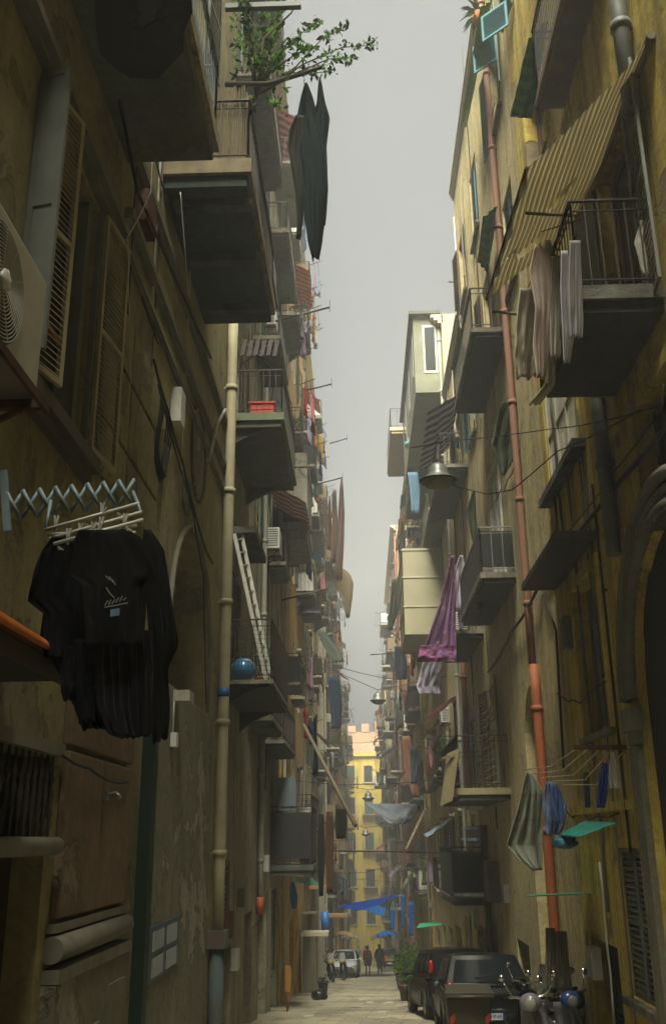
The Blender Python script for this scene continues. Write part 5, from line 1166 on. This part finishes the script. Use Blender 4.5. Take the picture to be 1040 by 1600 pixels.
def setdown(o): o.rotation_euler.x = tilt if abs(o.rotation_euler.z) < 1.57 else -tilt; return o
pa = M('black car paint', (.008, .009, .010), .28, 0, var=.2, bump=0); pb_ = M('dark grey car paint', (.014, .014, .013), .28, 0, var=.2, bump=0)
for m_ in (pa, pb_): m_.node_tree.nodes['Principled BSDF'].inputs['Specular IOR Level'].default_value = .08
def rlabel(x, y): return (x, y, gz(y))
setdown(car('near black hatchback seen from behind with a legible number plate', rlabel(2.24, 21.6), .0, pa, 'EG 249NR', L=3.9, roof=1.48))
setdown(car('dark grey estate car parked just ahead of the black hatchback', rlabel(2.05, 27.2), .10, pb_, L=4.2, roof=1.58, estate=True))
pw = M('white car paint', (.42, .44, .43), .3, 0, var=.15, bump=0, coat=1)
setdown(car('small white car parked on the left beyond the scooters', rlabel(-1.25, 61.5), math.pi-.05, pw, L=3.6))
setdown(car('small white car right behind the first one on the left', rlabel(-1.35, 66.5), math.pi, pw, L=3.6))
setdown(car('dark far car parked under the blue tarpaulin on the right', rlabel(1.75, 84), .05, pa, L=4))
setdown(car('silver far car under the blue tarpaulin facing the camera', rlabel(1.7, 92), math.pi, M('silver car paint', (.30, .32, .33), .3, .5), L=4))
def scooter(label, loc, rot, paint, acc=None, screen=False, topbox=False, group='parked scooters', lean=.10, helmet=None):
    t = thing('scooter', label, 'scooter', loc, group, rotz=rot); t.rotation_euler.y = lean
    def B(mb, name, mat, par=t): return mb.build(name, mat, par, off=ZERO)
    for y in (-.62, .62):
        o = B(MB().lathe((0, y, .25), [(.13, -.05), (.21, -.055), (.25, -.03), (.25, .03), (.21, .055), (.13, .05)], 18, 'x'), 'wheel', rubber); MB().lathe((0, y, .25), [(.02, -.06), (.135, -.03), (.135, .03), (.02, .06)], 14, 'x').build('rim', steel, o, off=ZERO)
    mb = MB(); mb.smooth = True
    mb.sheet(lambda u, v: (.21*(1-.35*v)*(2*u-1), .42-.10*v+.10*(2*u-1)**2*-1, .32+.62*v), 8, 8); o = B(mb, 'leg_shield', paint); o.modifiers.new('t', 'SOLIDIFY').thickness = .03
    mb = MB().blob((0, -.38, .55), .3, (.62, 1.15, .62), 14); B(mb, 'rear_body', paint)
    B(MB().blob((0, .62, .42), .2, (.5, 1.15, .55), 12), 'front_mudguard', paint)
    B(MB().box(-.17, .17, -.15, .42, .28, .33), 'footboard', MATS['black car trim'])
    B(MB().blob((0, -.36, .76), .3, (.52, 1.15, .22), 12), 'seat', M('black vinyl', (.012, .012, .012), .4))
    B(MB().tube([(0, .62, .25), (0, .46, .62), (0, .38, 1.0)], .03, 8), 'steering_column', steel)
    B(MB().tube([(-.34, .26, 1.02), (-.2, .36, 1.04), (0, .38, 1.0), (.2, .36, 1.04), (.34, .26, 1.02)], .016, 8), 'handlebar', chrome)
    for sg in (-1, 1):
        o = B(MB().tube([(.22*sg, .35, 1.03), (.30*sg, .36, 1.18), (.33*sg, .33, 1.24)], .007, 6), 'mirror_stem', chrome); MB().lathe((.34*sg, .33, 1.27), [(0, -.01), (.042, -.008), (.045, .008), (0, .01)], 14, 'y').build('mirror', chrome, o, off=ZERO)
        B(MB().tube([(.28*sg, .3, 1.02), (.35*sg, .25, 1.02)], .022, 8), 'grip', rubber)
    B(MB().blob((0, .46, .98), .13, (1.1, .8, .85), 12), 'headset', acc or paint); B(MB().blob((0, .55, .97), .075, (1, .5, 1), 10), 'headlight', lens)
    if screen: 
        mb = MB(); mb.sheet(lambda u, v: (.2*(1-.3*v)*(2*u-1), .52-.12*v-.08*(2*u-1)**2, 1.02+.36*v), 6, 6); B(mb, 'windscreen', M('smoky plastic', (.25, .25, .24), .1))
    if topbox: B(MB().blob((0, -.82, .92), .2, (1, .9, .8), 10), 'top_box', MATS['black car trim'])
    if helmet: B(MB().blob((0, -.3, .9), .14, (1, 1.1, .9), 12), 'helmet', helmet)
    B(MB().tube([(.16, -.3, .22), (.2, -.85, .28)], [.03, .05], 8), 'exhaust', steel)
    B(MB().blob((0, -.74, .6), .07, (1.6, .5, .7), 8), 'tail_lamp', red_lens)
    return t
scooter('blue and white scooter standing nearest at lower right with two mirrors', rlabel(2.72, 15.0), 3.4, M('white scooter paint', (.22, .22, .23), .3, coat=.5), M('blue scooter paint', (.03, .09, .35), .3, coat=.5))
scooter('dark green scooter with smoky windscreen behind the blue and white one', rlabel(3.0, 16.2), 2.7, M('dark green scooter paint', (.02, .08, .06), .3, coat=.5), None, True)
scooter('black scooter with top box between the black hatchback and the curtains', rlabel(2.65, 17.0), .5, pa, None, False, True)
scooter('lilac white scooter low at the lower right corner', rlabel(2.30, 14.2), 2.9, M('lilac scooter paint', (.20, .18, .22), .4, coat=.3))
scooter('black scooter nearest to the white cars on the left', rlabel(-1.15, 56.5), 3.1, pa, M('yellow scooter panel', (.45, .30, .02), .4), True)
scooter('black scooter against the wall on the left with a yellow panel', rlabel(-1.75, 53.5), 3.3, pa, MATS['yellow scooter panel'], True, True)
scooter('small dark scooter far down the alley beside the second white car', rlabel(-.75, 70), 3.1, pa, None, True)
# wheeled bin
bx, by = 1.42, 15.2; bz = gz(by)
t = thing('wheeled_bin', 'grey brown wheeled waste bin with red and white chevrons in front of the hatchback', 'bin', (bx, by, bz))
bm = M('grey brown bin plastic', (.055, .05, .032), .5, scale=4)
mb = MB(); 
for (z0, z1, w0, w1) in ((.1, .98, .25, .31),):
    b0 = len(mb.v)
    for z, w in ((z0, w0), (z1, w1)):
        for (sx, sy) in ((-1, -1), (1, -1), (1, 1), (-1, 1)): mb.addv((bx+w*sx, by+w*1.1*sy, bz+z))
    for q in ((3, 2, 1, 0), (4, 5, 6, 7), (0, 1, 5, 4), (1, 2, 6, 5), (2, 3, 7, 6), (3, 0, 4, 7)): mb.face(*[b0+k for k in q])
o = mb.build('tub', bm, t); b = o.modifiers.new('b', 'BEVEL'); b.width = .03; b.segments = 3
mb = MB().box(bx-.34, bx+.34, by-.40, by+.37, bz+.98, bz+1.04); mb.sheet(lambda u, v: (bx+.32*(2*u-1), by-.37+.72*v, bz+1.04+.06*math.sin(math.pi*v)), 4, 8); o = mb.build('lid', bm, t)
MB().tube([(bx-.3, by-.43, bz+1.0), (bx+.3, by-.43, bz+1.0)], .022, 8).build('handle', bm, t)
for sg in (-1, 1): 
    MB().lathe((bx+.24*sg, by+.28, bz+.1), [(0, -.03), (.1, -.03), (.1, .03), (0, .03)], 14, 'x').build('wheel', rubber, t)
    for k in range(4):
        z = .18+.16*k; q = MB(); x = bx+.245*sg*(.93+.02*k); q.obox((x, by-.298-.012*k-.008, bz+z+.05), (.035, 0, .03), (0, -.004, .05), (0, .004, 0)); q.build('chevron', M('red reflective', (.45, .05, .02), .5) if k % 2 else M('white reflective', (.45, .44, .40), .5), t)

# ================================================================== PEOPLE
skin_m = M('skin', (.30, .17, .11), .6)
def person(label, loc, coat, legc, hairc, h=1.7, coatlen=.45, step=.18, woman=False, bag=None):
    t = thing('person', label, 'person', loc, 'people walking away down the alley'); k = h/1.7
    V = []; E = []; R = []
    def a(p, r, par=None):
        V.append((loc[0]+p[0]*k, loc[1]+p[1]*k, loc[2]+p[2]*k)); R.append(r*k)
        if par is not None: E.append((par, len(V)-1))
        return len(V)-1
    pel = a((0, 0, .92), .14); wa = a((0, 0, 1.08), .125, pel); ch = a((0, 0, 1.28), .15, wa); nk = a((0, 0, 1.44), .055, ch); hd = a((0, .01, 1.53), .075, nk); ht = a((0, .01, 1.62), .085, hd)
    a((0, .085, 1.54), .018, hd)
    for sg in (-1, 1):
        hip = a((.09*sg, 0, .86), .09, pel); kn = a((.10*sg, step*.45*sg+.03, .48), .055, hip); an = a((.10*sg, step*sg, .09), .038, kn); a((.11*sg, step*sg+.15, .04), .035, an)
        sh = a((.18*sg, 0, 1.38), .06, ch); el = a((.24*sg, -.04*sg, 1.1), .042, sh); wr = a((.25*sg, .08-.06*sg, .86), .026, el); pm = a((.25*sg, .10-.06*sg, .79), .032, wr)
        for q in range(4): f1 = a((.25*sg+.012*(q-1.5), .115-.06*sg+.008*q, .735), .009, pm); a((.25*sg+.012*(q-1.5), .125-.06*sg+.004*q, .70-.006*abs(q-1.5)), .008, f1)
        th = a((.25*sg-.03*sg, .13-.06*sg, .775), .010, pm); a((.25*sg-.035*sg, .14-.06*sg, .745), .009, th)
    me = bpy.data.meshes.new('body'); L_ = t.location; me.from_pydata([(x-L_.x, y-L_.y, z-L_.z) for x, y, z in V], E, []); me.materials.append(legc)
    o = bpy.data.objects.new('body', me); col.objects.link(o); o.parent = t
    md = o.modifiers.new('skin', 'SKIN'); sv = me.skin_vertices[0].data
    for i, r in enumerate(R): sv[i].radius = (r, r)
    sv[0].use_root = True; o.modifiers.new('s', 'SUBSURF').levels = 1; md.use_smooth_shade = True
    mb = MB(); x0, y0, z0 = loc
    prof = [(.10, 1.44), (.19, 1.38), (.21, 1.25), (.185, 1.08), (.20, .95), (.215 if not woman else .25, .95-coatlen)]
    mb.lathe((x0, y0, z0), [(r*k, z*k) for r, z in prof], 18); 
    for i, v in enumerate(mb.v): mb.v[i] = (v[0], y0+(v[1]-y0)*.68, v[2])
    for sg in (-1, 1): mb.tube([(x0+.17*sg*k, y0, z0+1.38*k), (x0+.25*sg*k, y0-.04*sg*k, z0+1.1*k), (x0+.26*sg*k, y0+(.08-.06*sg)*k, z0+.86*k)], [.075*k, .06*k, .045*k], 8)
    mb.build('coat', coat, t)
    MB().blob((x0, y0-.015*k, z0+1.615*k), .11*k, (.95, 1.05, 1.0 if not woman else 1.25), 12).build('hair', hairc, t)
    for sg in (-1, 1): MB().blob((x0+.11*sg*k, y0+(step*sg+.07)*k, z0+.04*k), .07*k, (.7, 1.8, .6), 8).build('shoe', dark, t)
    return t
hair = M('dark hair', (.015, .011, .008), .6)
PA, PB = (.10, 67.5, gz(67.5)), (.86, 67.0, gz(67))
person('person in a brown knee length coat walking away, left of the pair', PA, M('brown wool coat', (.07, .03, .02), .9), M('black trousers', (.01, .01, .012), .9), hair, 1.66, .42, .10, True)
person('person in a dark jacket carrying a pale plastic bag, right of the pair', PB, M('black jacket', (.012, .013, .014), .8), MATS['black trousers'], hair, 1.76, .20, .20)
solo(MB().blob((PB[0]+.30, PB[1]+.06, PB[2]+.58), .16, (.8, .5, 1.25), 10, .3), 'shopping_bag', M('pale pink plastic', (.48, .28, .26), .5), 'pale pink shopping bag held by the right walker', 'bag')
person('person in a red top standing far off among the market stalls', (-.05, 104, gz(104)), M('red jersey', (.45, .04, .03), .8), MATS['black trousers'], hair, 1.7, .1, .1)
person('person in a blue shirt standing by the far stalls on the left', (-.75, 108, gz(108)), M('pale blue jersey', (.20, .28, .42), .8), MATS['black trousers'], hair, 1.75, .1, .1)

# ================================================================== STREET CLUTTER
def gpt(px, py):
    d = _ray(px, py); k = -1.6/(d.z-SLOPE*d.y); return CAM+d*k
gp = 'potted plants along the right side of the alley'
for k, (x, y, rp, hp, sp_, hg, n_) in enumerate(((1.30, 34.5, .28, .5, .45, 1.0, 260), (1.42, 31.2, .30, .5, .4, .5, 160), (1.65, 37.5, .28, .45, .4, .9, 220), (1.9, 40.5, .3, .5, .45, 1.1, 260), (1.45, 43.5, .25, .4, .4, .8, 200), (2.0, 46.5, .3, .5, .55, 1.6, 300), (1.6, 50, .25, .4, .4, 1.0, 200))):
    lbs = ('leafy pot just ahead of the estate car, second from the camera', 'big brown tub with low leaves nearest to the estate car', 'tall shrub in a pot, third from the camera on the right', 'tallest shrub in a pot under the bright green canopy', 'small leafy pot just beyond the green canopy', 'bushy shrub in a pot sixth from the camera on the right', 'small leafy pot farthest down the right side')
    pot_plant((x, y, gz(y)), rp, hp, sp_, hg, n_, lbs[k], gp, M('brown tub', (.08, .05, .035), .7), .14, 80+k)
solo(MB().tube([(-2.18, 29.2, gz(29.2)), (-2.13, 29.2, gz(29.2)+1.15)], .03, 8).box(-2.24, -2.08, 29.15, 29.22, gz(29.2)+.5, gz(29.2)+1.15), 'street_barrier', M('yellow orange paint', (.32, .15, .02), .7, scale=5), 'short yellow orange barrier post by the left wall', 'barrier')
pot_plant((-1.62, 39.5, gz(39.5)), .2, .45, .15, .2, 30, 'dark flower pot at the foot of the left wall', None, M('dark plastic pot', (.03, .03, .035), .5), seed=95)
solo(MB().blob((-1.6, 35.5, gz(35.5)+.16), .26, (1.2, 1, .6), 10, .4, 3), 'rubbish_bag', M('black bin bag', (.01, .01, .011), .35), 'black rubbish bag slumped at the foot of the left wall', 'bag')
solo(MB().box(-2.5, -1.95, 41, 42.6, gz(42), gz(42)+2.9), 'metal_cabinet', M('olive grey cabinet', (.13, .12, .08), .6, scale=2), 'tall olive grey cabinet standing against the left wall beyond the flower pot', 'cabinet')
solo(MB().tube([at(507, 1424, 42), at(509, 1455, 42)], .17, 12), 'rolled_tarpaulin', M('blue roll', (.01, .14, .42), .5), 'blue rolled tarpaulin upright above the olive grey cabinet', 'roll')
drape('tarpaulin', [(1378, 454, 460), (1400, 453, 465), (1420, 456, 463)], 33, cloth_mat('blue tarpaulin strip', (.01, .16, .45)), 'narrow blue tarpaulin strip hanging under the clad balcony on the left', 'tarpaulin', .05, 2, 90, nu=8, nv=8)
tarp(at(460, 1378, 33.5), at(500, 1384, 40), at(488, 1372, 41), at(458, 1370, 34), M('green sheeting', (.03, .30, .15), .5), 'green sheet canopy low on the left under the clad balcony', 'canopy', 'canopy', .03, seed=9)
btm = cloth_mat('bright blue tarpaulin', (.01, .24, .72), (.03, .32, .85), trans=.65, stripes=('X', 5.0), gap=.7)
tarp(at(522, 1416, 60), at(560, 1423, 66), at(625, 1398, 66), at(600, 1402, 60), btm, 'bright blue tarpaulin slung right across the alley', 'tarpaulin', 'tarpaulin', .25, seed=10)
tarp(at(565, 1420, 68), at(600, 1432, 70), at(602, 1418, 72), at(570, 1412, 72), btm, 'smaller blue tarpaulin sagging behind the main one', 'tarpaulin', 'tarpaulin', .2, seed=11)
for k, (x0_, x1_, y0_, y1_) in enumerate(((609, 617, 1420, 1452), (626, 632, 1398, 1450), (638, 646, 1410, 1462))):
    drape('tarpaulin', [(y0_, x0_, x1_), (y1_, x0_+1, x1_-1)], 58-4*k, btm, ('first', 'second', 'third')[k]+' blue cloth strip from the left, hanging vertically beside the blue tarpaulin', 'tarpaulin', .08, 2, 91+k, 'vertical blue cloth strips', nu=8, nv=10)
gcl = cloth_mat('slate grey sheet', (.24, .27, .33), trans=.3)
drape('bed_sheet', [(1256, 571, 653), (1266, 583, 650), (1280, 600, 643), (1287, 608, 634)], 44, gcl, 'wide slate grey sheet slung across the alley before the yellow building', 'bed sheet', .10, 3, 96, dy=.5, hem=.0)
solo(MB().tube([at(662, 1268, 40), at(634, 1328, 38)], .055, 8), 'wooden_pole', wood_m, 'short pale wooden pole slanting down right of the slate grey sheet', 'pole')
# striped half-round canopies over doors, stalls and boards far down
gcan = 'half round striped canopies'
def dome(p, R, lab, mat, sx=1):
    mb = MB(); mb.sheet(lambda u, v: (p.x+R*.9*math.cos(math.pi*.5*v)*sx*-1, p.y+R*(2*u-1), p.z+R*math.sin(math.pi*.5*v)*.9*(1-.25*(2*u-1)**2)), 12, 8)
    return solo(mb, 'canopy', mat, lab, 'canopy', gcan, solid=.02)
cst = cloth_mat('green and cream stripes', (.10, .26, .19), (.40, .42, .33), trans=.3, stripes=('X', 8.0)); 
p = at(618, 1392, 56); dome(Vector((3.1, p.y, p.z)), 1.15, 'half round green striped canopy on the right above the blue strips', cst)
p = at(535, 1345, 52); dome(Vector((-2.7, p.y, p.z)), 1.2, 'half round green striped canopy high on the left near the yellow building', cst, -1)
st_m = M('tan board', (.30, .19, .08), .8, scale=3)
for k, (x, y, lab) in enumerate(((-1.6, 76, 'market stall nearest on the left past the white cars'), (-1.3, 88, 'second market stall on the left'), (1.6, 76, 'market stall on the right below the blue strips'), (-1.2, 100, 'farthest market stall on the left'), (1.3, 101, 'farthest market stall on the right'))):
    z = gz(y); t = thing('market_stall', lab, 'market stall', (x, y, z), 'market stalls far down the alley')
    MB().box(x-.6, x+.6, y-1, y+1, z+.78, z+.84).build('table', st_m, t)
    for sx in (-.55, .55):
        for sy in (-.95, .95): MB().bar((x+sx, y+sy, z), (x+sx, y+sy, z+2.3), .05).build('post', wood_m, t)
    mb = MB(); mb.sheet(lambda u, v: (x-.8+1.6*u, y-1.2+2.4*v, z+2.3+.25*math.sin(math.pi*u)-.05*math.sin(v*12)), 8, 8); o = mb.build('roof_cloth', (MATS['tan board'], cst, btm, whi, MATS['olive grey cabinet'])[k], t); o.modifiers.new('t', 'SOLIDIFY').thickness = .02
    for j in range(4):
        cr = MB(); cx, cy_ = x-.3+.6*(j % 2), y-.5+1.0*(j//2); cr.box(cx-.22, cx+.22, cy_-.3, cy_+.3, z+.845, z+1.05)
        r9 = random.Random(j+9*k)
        solo(cr, 'crate', M(('orange fruit', 'green vegetables', 'red fruit', 'plain wood')[j], ((.5, .18, .02), (.08, .2, .03), (.4, .03, .02), (.3, .2, .1))[j], .7, scale=20, var=.6), ('orange filled', 'green filled', 'red filled', 'plain wooden')[j]+' crate on the '+lab, 'crate', 'crates on the market stalls')
for k, (px_, py_, Y_, w_, lab) in enumerate(((530, 1430, 48, 1.0, 'tan wooden shelf board on the left below the blue tarpaulin'), (498, 1458, 38, .9, 'pale board ledge on top of the olive grey cabinet'), (505, 1386, 44, .8, 'pale board shelf above the blue roll'))):
    p = at(px_, py_, Y_); solo(MB().box(p.x-w_*.7, p.x+w_*.4, p.y-.5, p.y+.5, p.z-.06, p.z+.06), 'shelf', st_m if k != 1 else trim_p, lab, 'shelf')
r = random.Random(77)
for k in range(16):
    p = gpt(r.uniform(470, 640), r.uniform(1535, 1598)); s_ = r.uniform(.03, .07)
    mb = MB(); mb.sheet(lambda u, v: (p.x+s_*(2*u-1)*1.6, p.y+s_*(2*v-1)*1.6, gz(p.y)+.012+.03*noise.noise(Vector((u*3, v*3, k)))), 3, 3)
    solo(mb, 'litter', M('paper litter', (.5, .5, .46), .8), 'scrap of pale litter lying on the paving', 'litter', 'scraps of litter on the paving', kind='thing')

# ================================================================== CONTENTS OF THE FAR FACADES
COL = [('white', (.52, .52, .50)), ('grey', (.22, .23, .24)), ('navy', (.02, .03, .09)), ('red', (.40, .03, .03)), ('pink', (.52, .22, .26)), ('teal', (.04, .24, .26)), ('mustard', (.42, .27, .04)), ('pale blue', (.25, .36, .50)), ('black', (.012, .012, .014)), ('beige', (.38, .31, .20)), ('rust brown', (.24, .09, .04)), ('olive', (.11, .12, .05)), ('lilac', (.34, .28, .44)), ('orange', (.52, .20, .03))]
ORD = ['lowest', 'second', 'third', 'fourth', 'fifth', 'sixth', 'top']
NAMES = {'ochre': (-2.65, -1, 'ochre orange tenement'), 'cream': (-2.75, -1, 'cream tenement left side'), 'grey': (-2.4, -1, 'pale grey tenement left side'), 'golden': (-2.15, -1, 'golden tenement far left'), 'beige': (-1.95, -1, 'last beige tenement left side'),
         'veranda': (3.3, 1, 'cream tenement with the veranda'), 'orange': (3.15, 1, 'golden orange tenement right side'), 'salmon': (2.75, 1, 'salmon pink tenement'), 'pale': (2.35, 1, 'last pale tenement right side')}
NAMES2 = {'lb': (-2.7, -1, 'grey stained tenement by the ladder'), 'rb': (3.3, 1, 'pinkish beige tenement')}
BALS['lb'] = [(14.3, 27.4, 31.8, .95), (18.9, 24.6, 28.6, .95), (18.9, 29.4, 32.2, .95), (23.5, 27.2, 30.8, .95), (9.3, 26.9, 31, .95), (4.1, 27, 31.5, .95), (14.3, 22.8, 25.6, .95)]
BALS['rb'] = [(11.95, 26.5, 31.2, .88)]
used = set(); r = random.Random(2024); ngar = 0
def ulab(mk):
    for _ in range(60):
        l = mk()
        if l not in used: used.add(l); return l
    return None
for key in ('lb', 'rb', 'ochre', 'cream', 'grey', 'golden', 'beige', 'veranda', 'orange', 'salmon', 'pale'):
    X, s, nm = (NAMES.get(key) or NAMES2[key]); zs_ = sorted({b[0] for b in BALS[key]})
    for (z, a_, b_, out) in BALS[key]:
        fl = ORD[min(6, zs_.index(z))]; where = fl+' balcony, '+nm; Xo = X-s*(out+.35); lo = a_ > 40
        if r.random() < .72 and a_ < 112:                      # clothes line on outriggers
            zl = z+1.05; rk = MB()
            for y in (a_+.1, b_-.1): rk.tube([(X-s*out, y, z+.95), (Xo-s*.15, y, zl+.10)], .018, 5)
            for q in (0, .18): rk.tube([(Xo+s*q, a_, zl), (Xo+s*q, (a_+b_)/2, zl-.05), (Xo+s*q, b_, zl)], .008, 4)
            l = ulab(lambda: r.choice(('rusty', 'dark', 'pale', 'thin', 'bent', 'grey'))+' clothes line outriggers on the '+where)
            if l: solo(rk, 'clothes_line', rust, l, 'clothes line', 'clothes lines on the far balconies')
            y = a_+.25
            while y < b_-.2 and ngar < 280:
                kind = r.choice(('shirt', 'shirt', 'trousers', 'towel', 'towel', 'sheet', 'dress', 'socks')); cn, cc = r.choice(COL)
                w = {'sheet': 1.3, 'towel': .5, 'socks': .25, 'dress': .6}.get(kind, .6); h = {'sheet': 1.4, 'trousers': 1.0, 'dress': 1.1, 'towel': .8, 'shirt': .75, 'socks': .35}[kind]*r.uniform(.9, 1.25)
                l = ulab(lambda: (r.choice(('', 'crumpled ', 'damp ', 'faded ', 'long ', 'thin ')))+cn+' '+kind+' drying on the '+where)
                if l and y+w < b_+.3:
                    garment(kind, (Xo+s*r.choice((0, .18)), y+w/2, zl-.02), (r.uniform(-.25, .25), 1, 0), w, h, cloth_mat(cn+' laundry', cc, trans=.3), l, 'laundry on the far balconies', r.randrange(9999), lo=lo); ngar += 1
                y += w+r.uniform(.05, .35)
                if r.random() < .15: y += 1
        if r.random() < .35 and a_ < 90:
            pl_l = ulab(lambda: r.choice(('leafy', 'bushy', 'trailing', 'small', 'tall', 'straggly'))+' potted plant on the '+where)
            if pl_l: pot_plant((X-s*(out-.18), r.uniform(a_+.3, b_-.3), z+.10), .13, .24, .32, r.uniform(.4, 1.0), 110, pl_l, 'potted plants on the far balconies', seed=r.randrange(999), size=.12)
        if r.random() < .22 and a_ < 80:
            l = ulab(lambda: 'air conditioner '+r.choice(('above', 'beside', 'at one end of'))+' the '+where)
            if l: ac_unit(X, s, r.choice((a_-.1, b_+.1)), z+r.choice((.3, 1.9)), l, .75, .52, .28, .1)
        if r.random() < .22:
            cn, cc = r.choice(COL); l = ulab(lambda: cn+' blind over the '+where)
            zt = z+2.5; am = cloth_mat(cn+' and pale blind stripes', cc, tuple(min(.6, x*.5+.25) for x in cc), trans=.35, stripes=('X', 9.0))
            if l: tarp((X-s*.05, a_+.1, zt), (X-s*.05, b_-.1, zt), (X-s*(out+.25), b_-.1, zt-r.uniform(.5, 1.1)), (X-s*(out+.25), a_+.1, zt-.7), am, l, 'sun_blind', 'sun blind', .06, 'sun blinds on the far balconies', r.random()*9)
# aerials and poles against the sky
ga = 'thin poles and aerials sticking out against the sky'
for k, (x0_, y0_, x1_, y1_, Y_) in enumerate(((430, 502, 515, 480, 24), (478, 610, 518, 600, 32), (478, 470, 500, 458, 34), (515, 693, 542, 685, 44), (490, 758, 535, 746, 40), (440, 938, 512, 920, 30), (500, 1000, 530, 985, 38), (600, 980, 640, 1010, 44), (578, 1023, 610, 1021, 50), (700, 440, 725, 443, 30))):
    p, q = at(x0_, y0_, Y_), at(x1_, y1_, Y_); mb = MB().tube([p, q], .03, 6); mb.bar(q-Vector((0, 0, .15)), q+Vector((0, 0, .22)), .02)
    solo(mb, 'pole', iron, ('first', 'second', 'third', 'fourth', 'fifth', 'sixth', 'seventh', 'eighth', 'ninth', 'tenth')[k]+' thin pole jutting into the sky gap, counting roughly from upper left to right', 'pole', ga)
for k, (rows, Y_, cc, lab) in enumerate((([(748, 532, 535), (800, 528, 538), (850, 526, 537), (905, 522, 534)], 40, (.16, .11, .09), 'tall brown cloth strand hanging out over the alley on the left, outermost of three'), ([(765, 522, 525), (810, 519, 527), (845, 517, 528), (880, 516, 524)], 40.6, (.20, .13, .11), 'brown cloth strand in the middle of the three over the alley on the left'), ([(775, 514, 516), (820, 511, 518), (858, 511, 519)], 41, (.18, .12, .09), 'short brown cloth strand, innermost of the three on the left'), ([(885, 518, 530), (895, 518, 546), (912, 522, 552), (935, 534, 550), (965, 541, 546)], 42, (.20, .16, .10), 'torn tan sheet hanging below the three brown strands on the left'), ([(985, 496, 506), (1010, 505, 525), (1035, 520, 538)], 36, (.09, .11, .10), 'dark slanting awning cloth poking out on the left'), ([(1058, 512, 530), (1100, 515, 534), (1138, 519, 532)], 40, (.03, .05, .08), 'dark blue clothes bunch hanging low on the left'), ([(905, 612, 626), (950, 608, 624), (985, 604, 612)], 48, (.08, .09, .07), 'dark olive clothes bunch at the right edge of the sky gap'), ([(1010, 616, 632), (1040, 615, 636), (1062, 618, 634)], 46, (.05, .05, .09), 'navy clothes bunch low at the right edge of the sky gap'), ([(1150, 628, 640), (1200, 632, 650), (1245, 645, 656)], 42, (.48, .24, .17), 'salmon coloured drape sweeping down on the right'), ([(1168, 640, 652), (1225, 642, 652)], 40, (.10, .14, .18), 'blue grey towels hanging beside the salmon drape'))):
    drape('hanging_cloth', rows, Y_, cloth_mat('distant cloth tone %s' % 'abcdefghijkl'[k], cc, trans=.3), lab, 'cloth', .12, 4, 120+k, 'bunches of cloth hung far out over the alley', dy=.6, nu=14, nv=12, hem=.05)
r = random.Random(4)
for k in range(12):
    Y_ = 34+k*6.5; z = gz(Y_)+r.uniform(4, 16); cable([(-2.3, Y_, z), (0, Y_+1, z-.1), (2.9, Y_+r.uniform(-1, 2), z+r.uniform(-.5, .8))], .012, ORD[min(6, k//2)]+' pair of thin wires across the far alley', .02, 5, 'thin wires across the far alley') if k % 2 == 0 else None

t = thing('tenement_building', 'dark brown tenement closing the alley behind the viewpoint', 'building', (0, -18, 1.4))  # added out of view to keep sun off the near walls
mb = MB(); mb.box(-12, 12, -20.5, -14, -2, 42); mb.build('wall', P_dark, t)
# ================================================================== AIR
hz = bpy.data.materials.new('haze air'); hz.use_nodes = True; hz.node_tree.nodes.clear()
pv = hz.node_tree.nodes.new('ShaderNodeVolumePrincipled'); ho = hz.node_tree.nodes.new('ShaderNodeOutputMaterial')
pv.inputs['Color'].default_value = (.93, .94, .95, 1); pv.inputs['Density'].default_value = .0055; pv.inputs['Anisotropy'].default_value = .35
hz.node_tree.links.new(pv.outputs[0], ho.inputs['Volume'])
o = MB().box(-75, 75, -24, 162, -19, 44).build('haze', hz); o['kind'] = 'stuff'
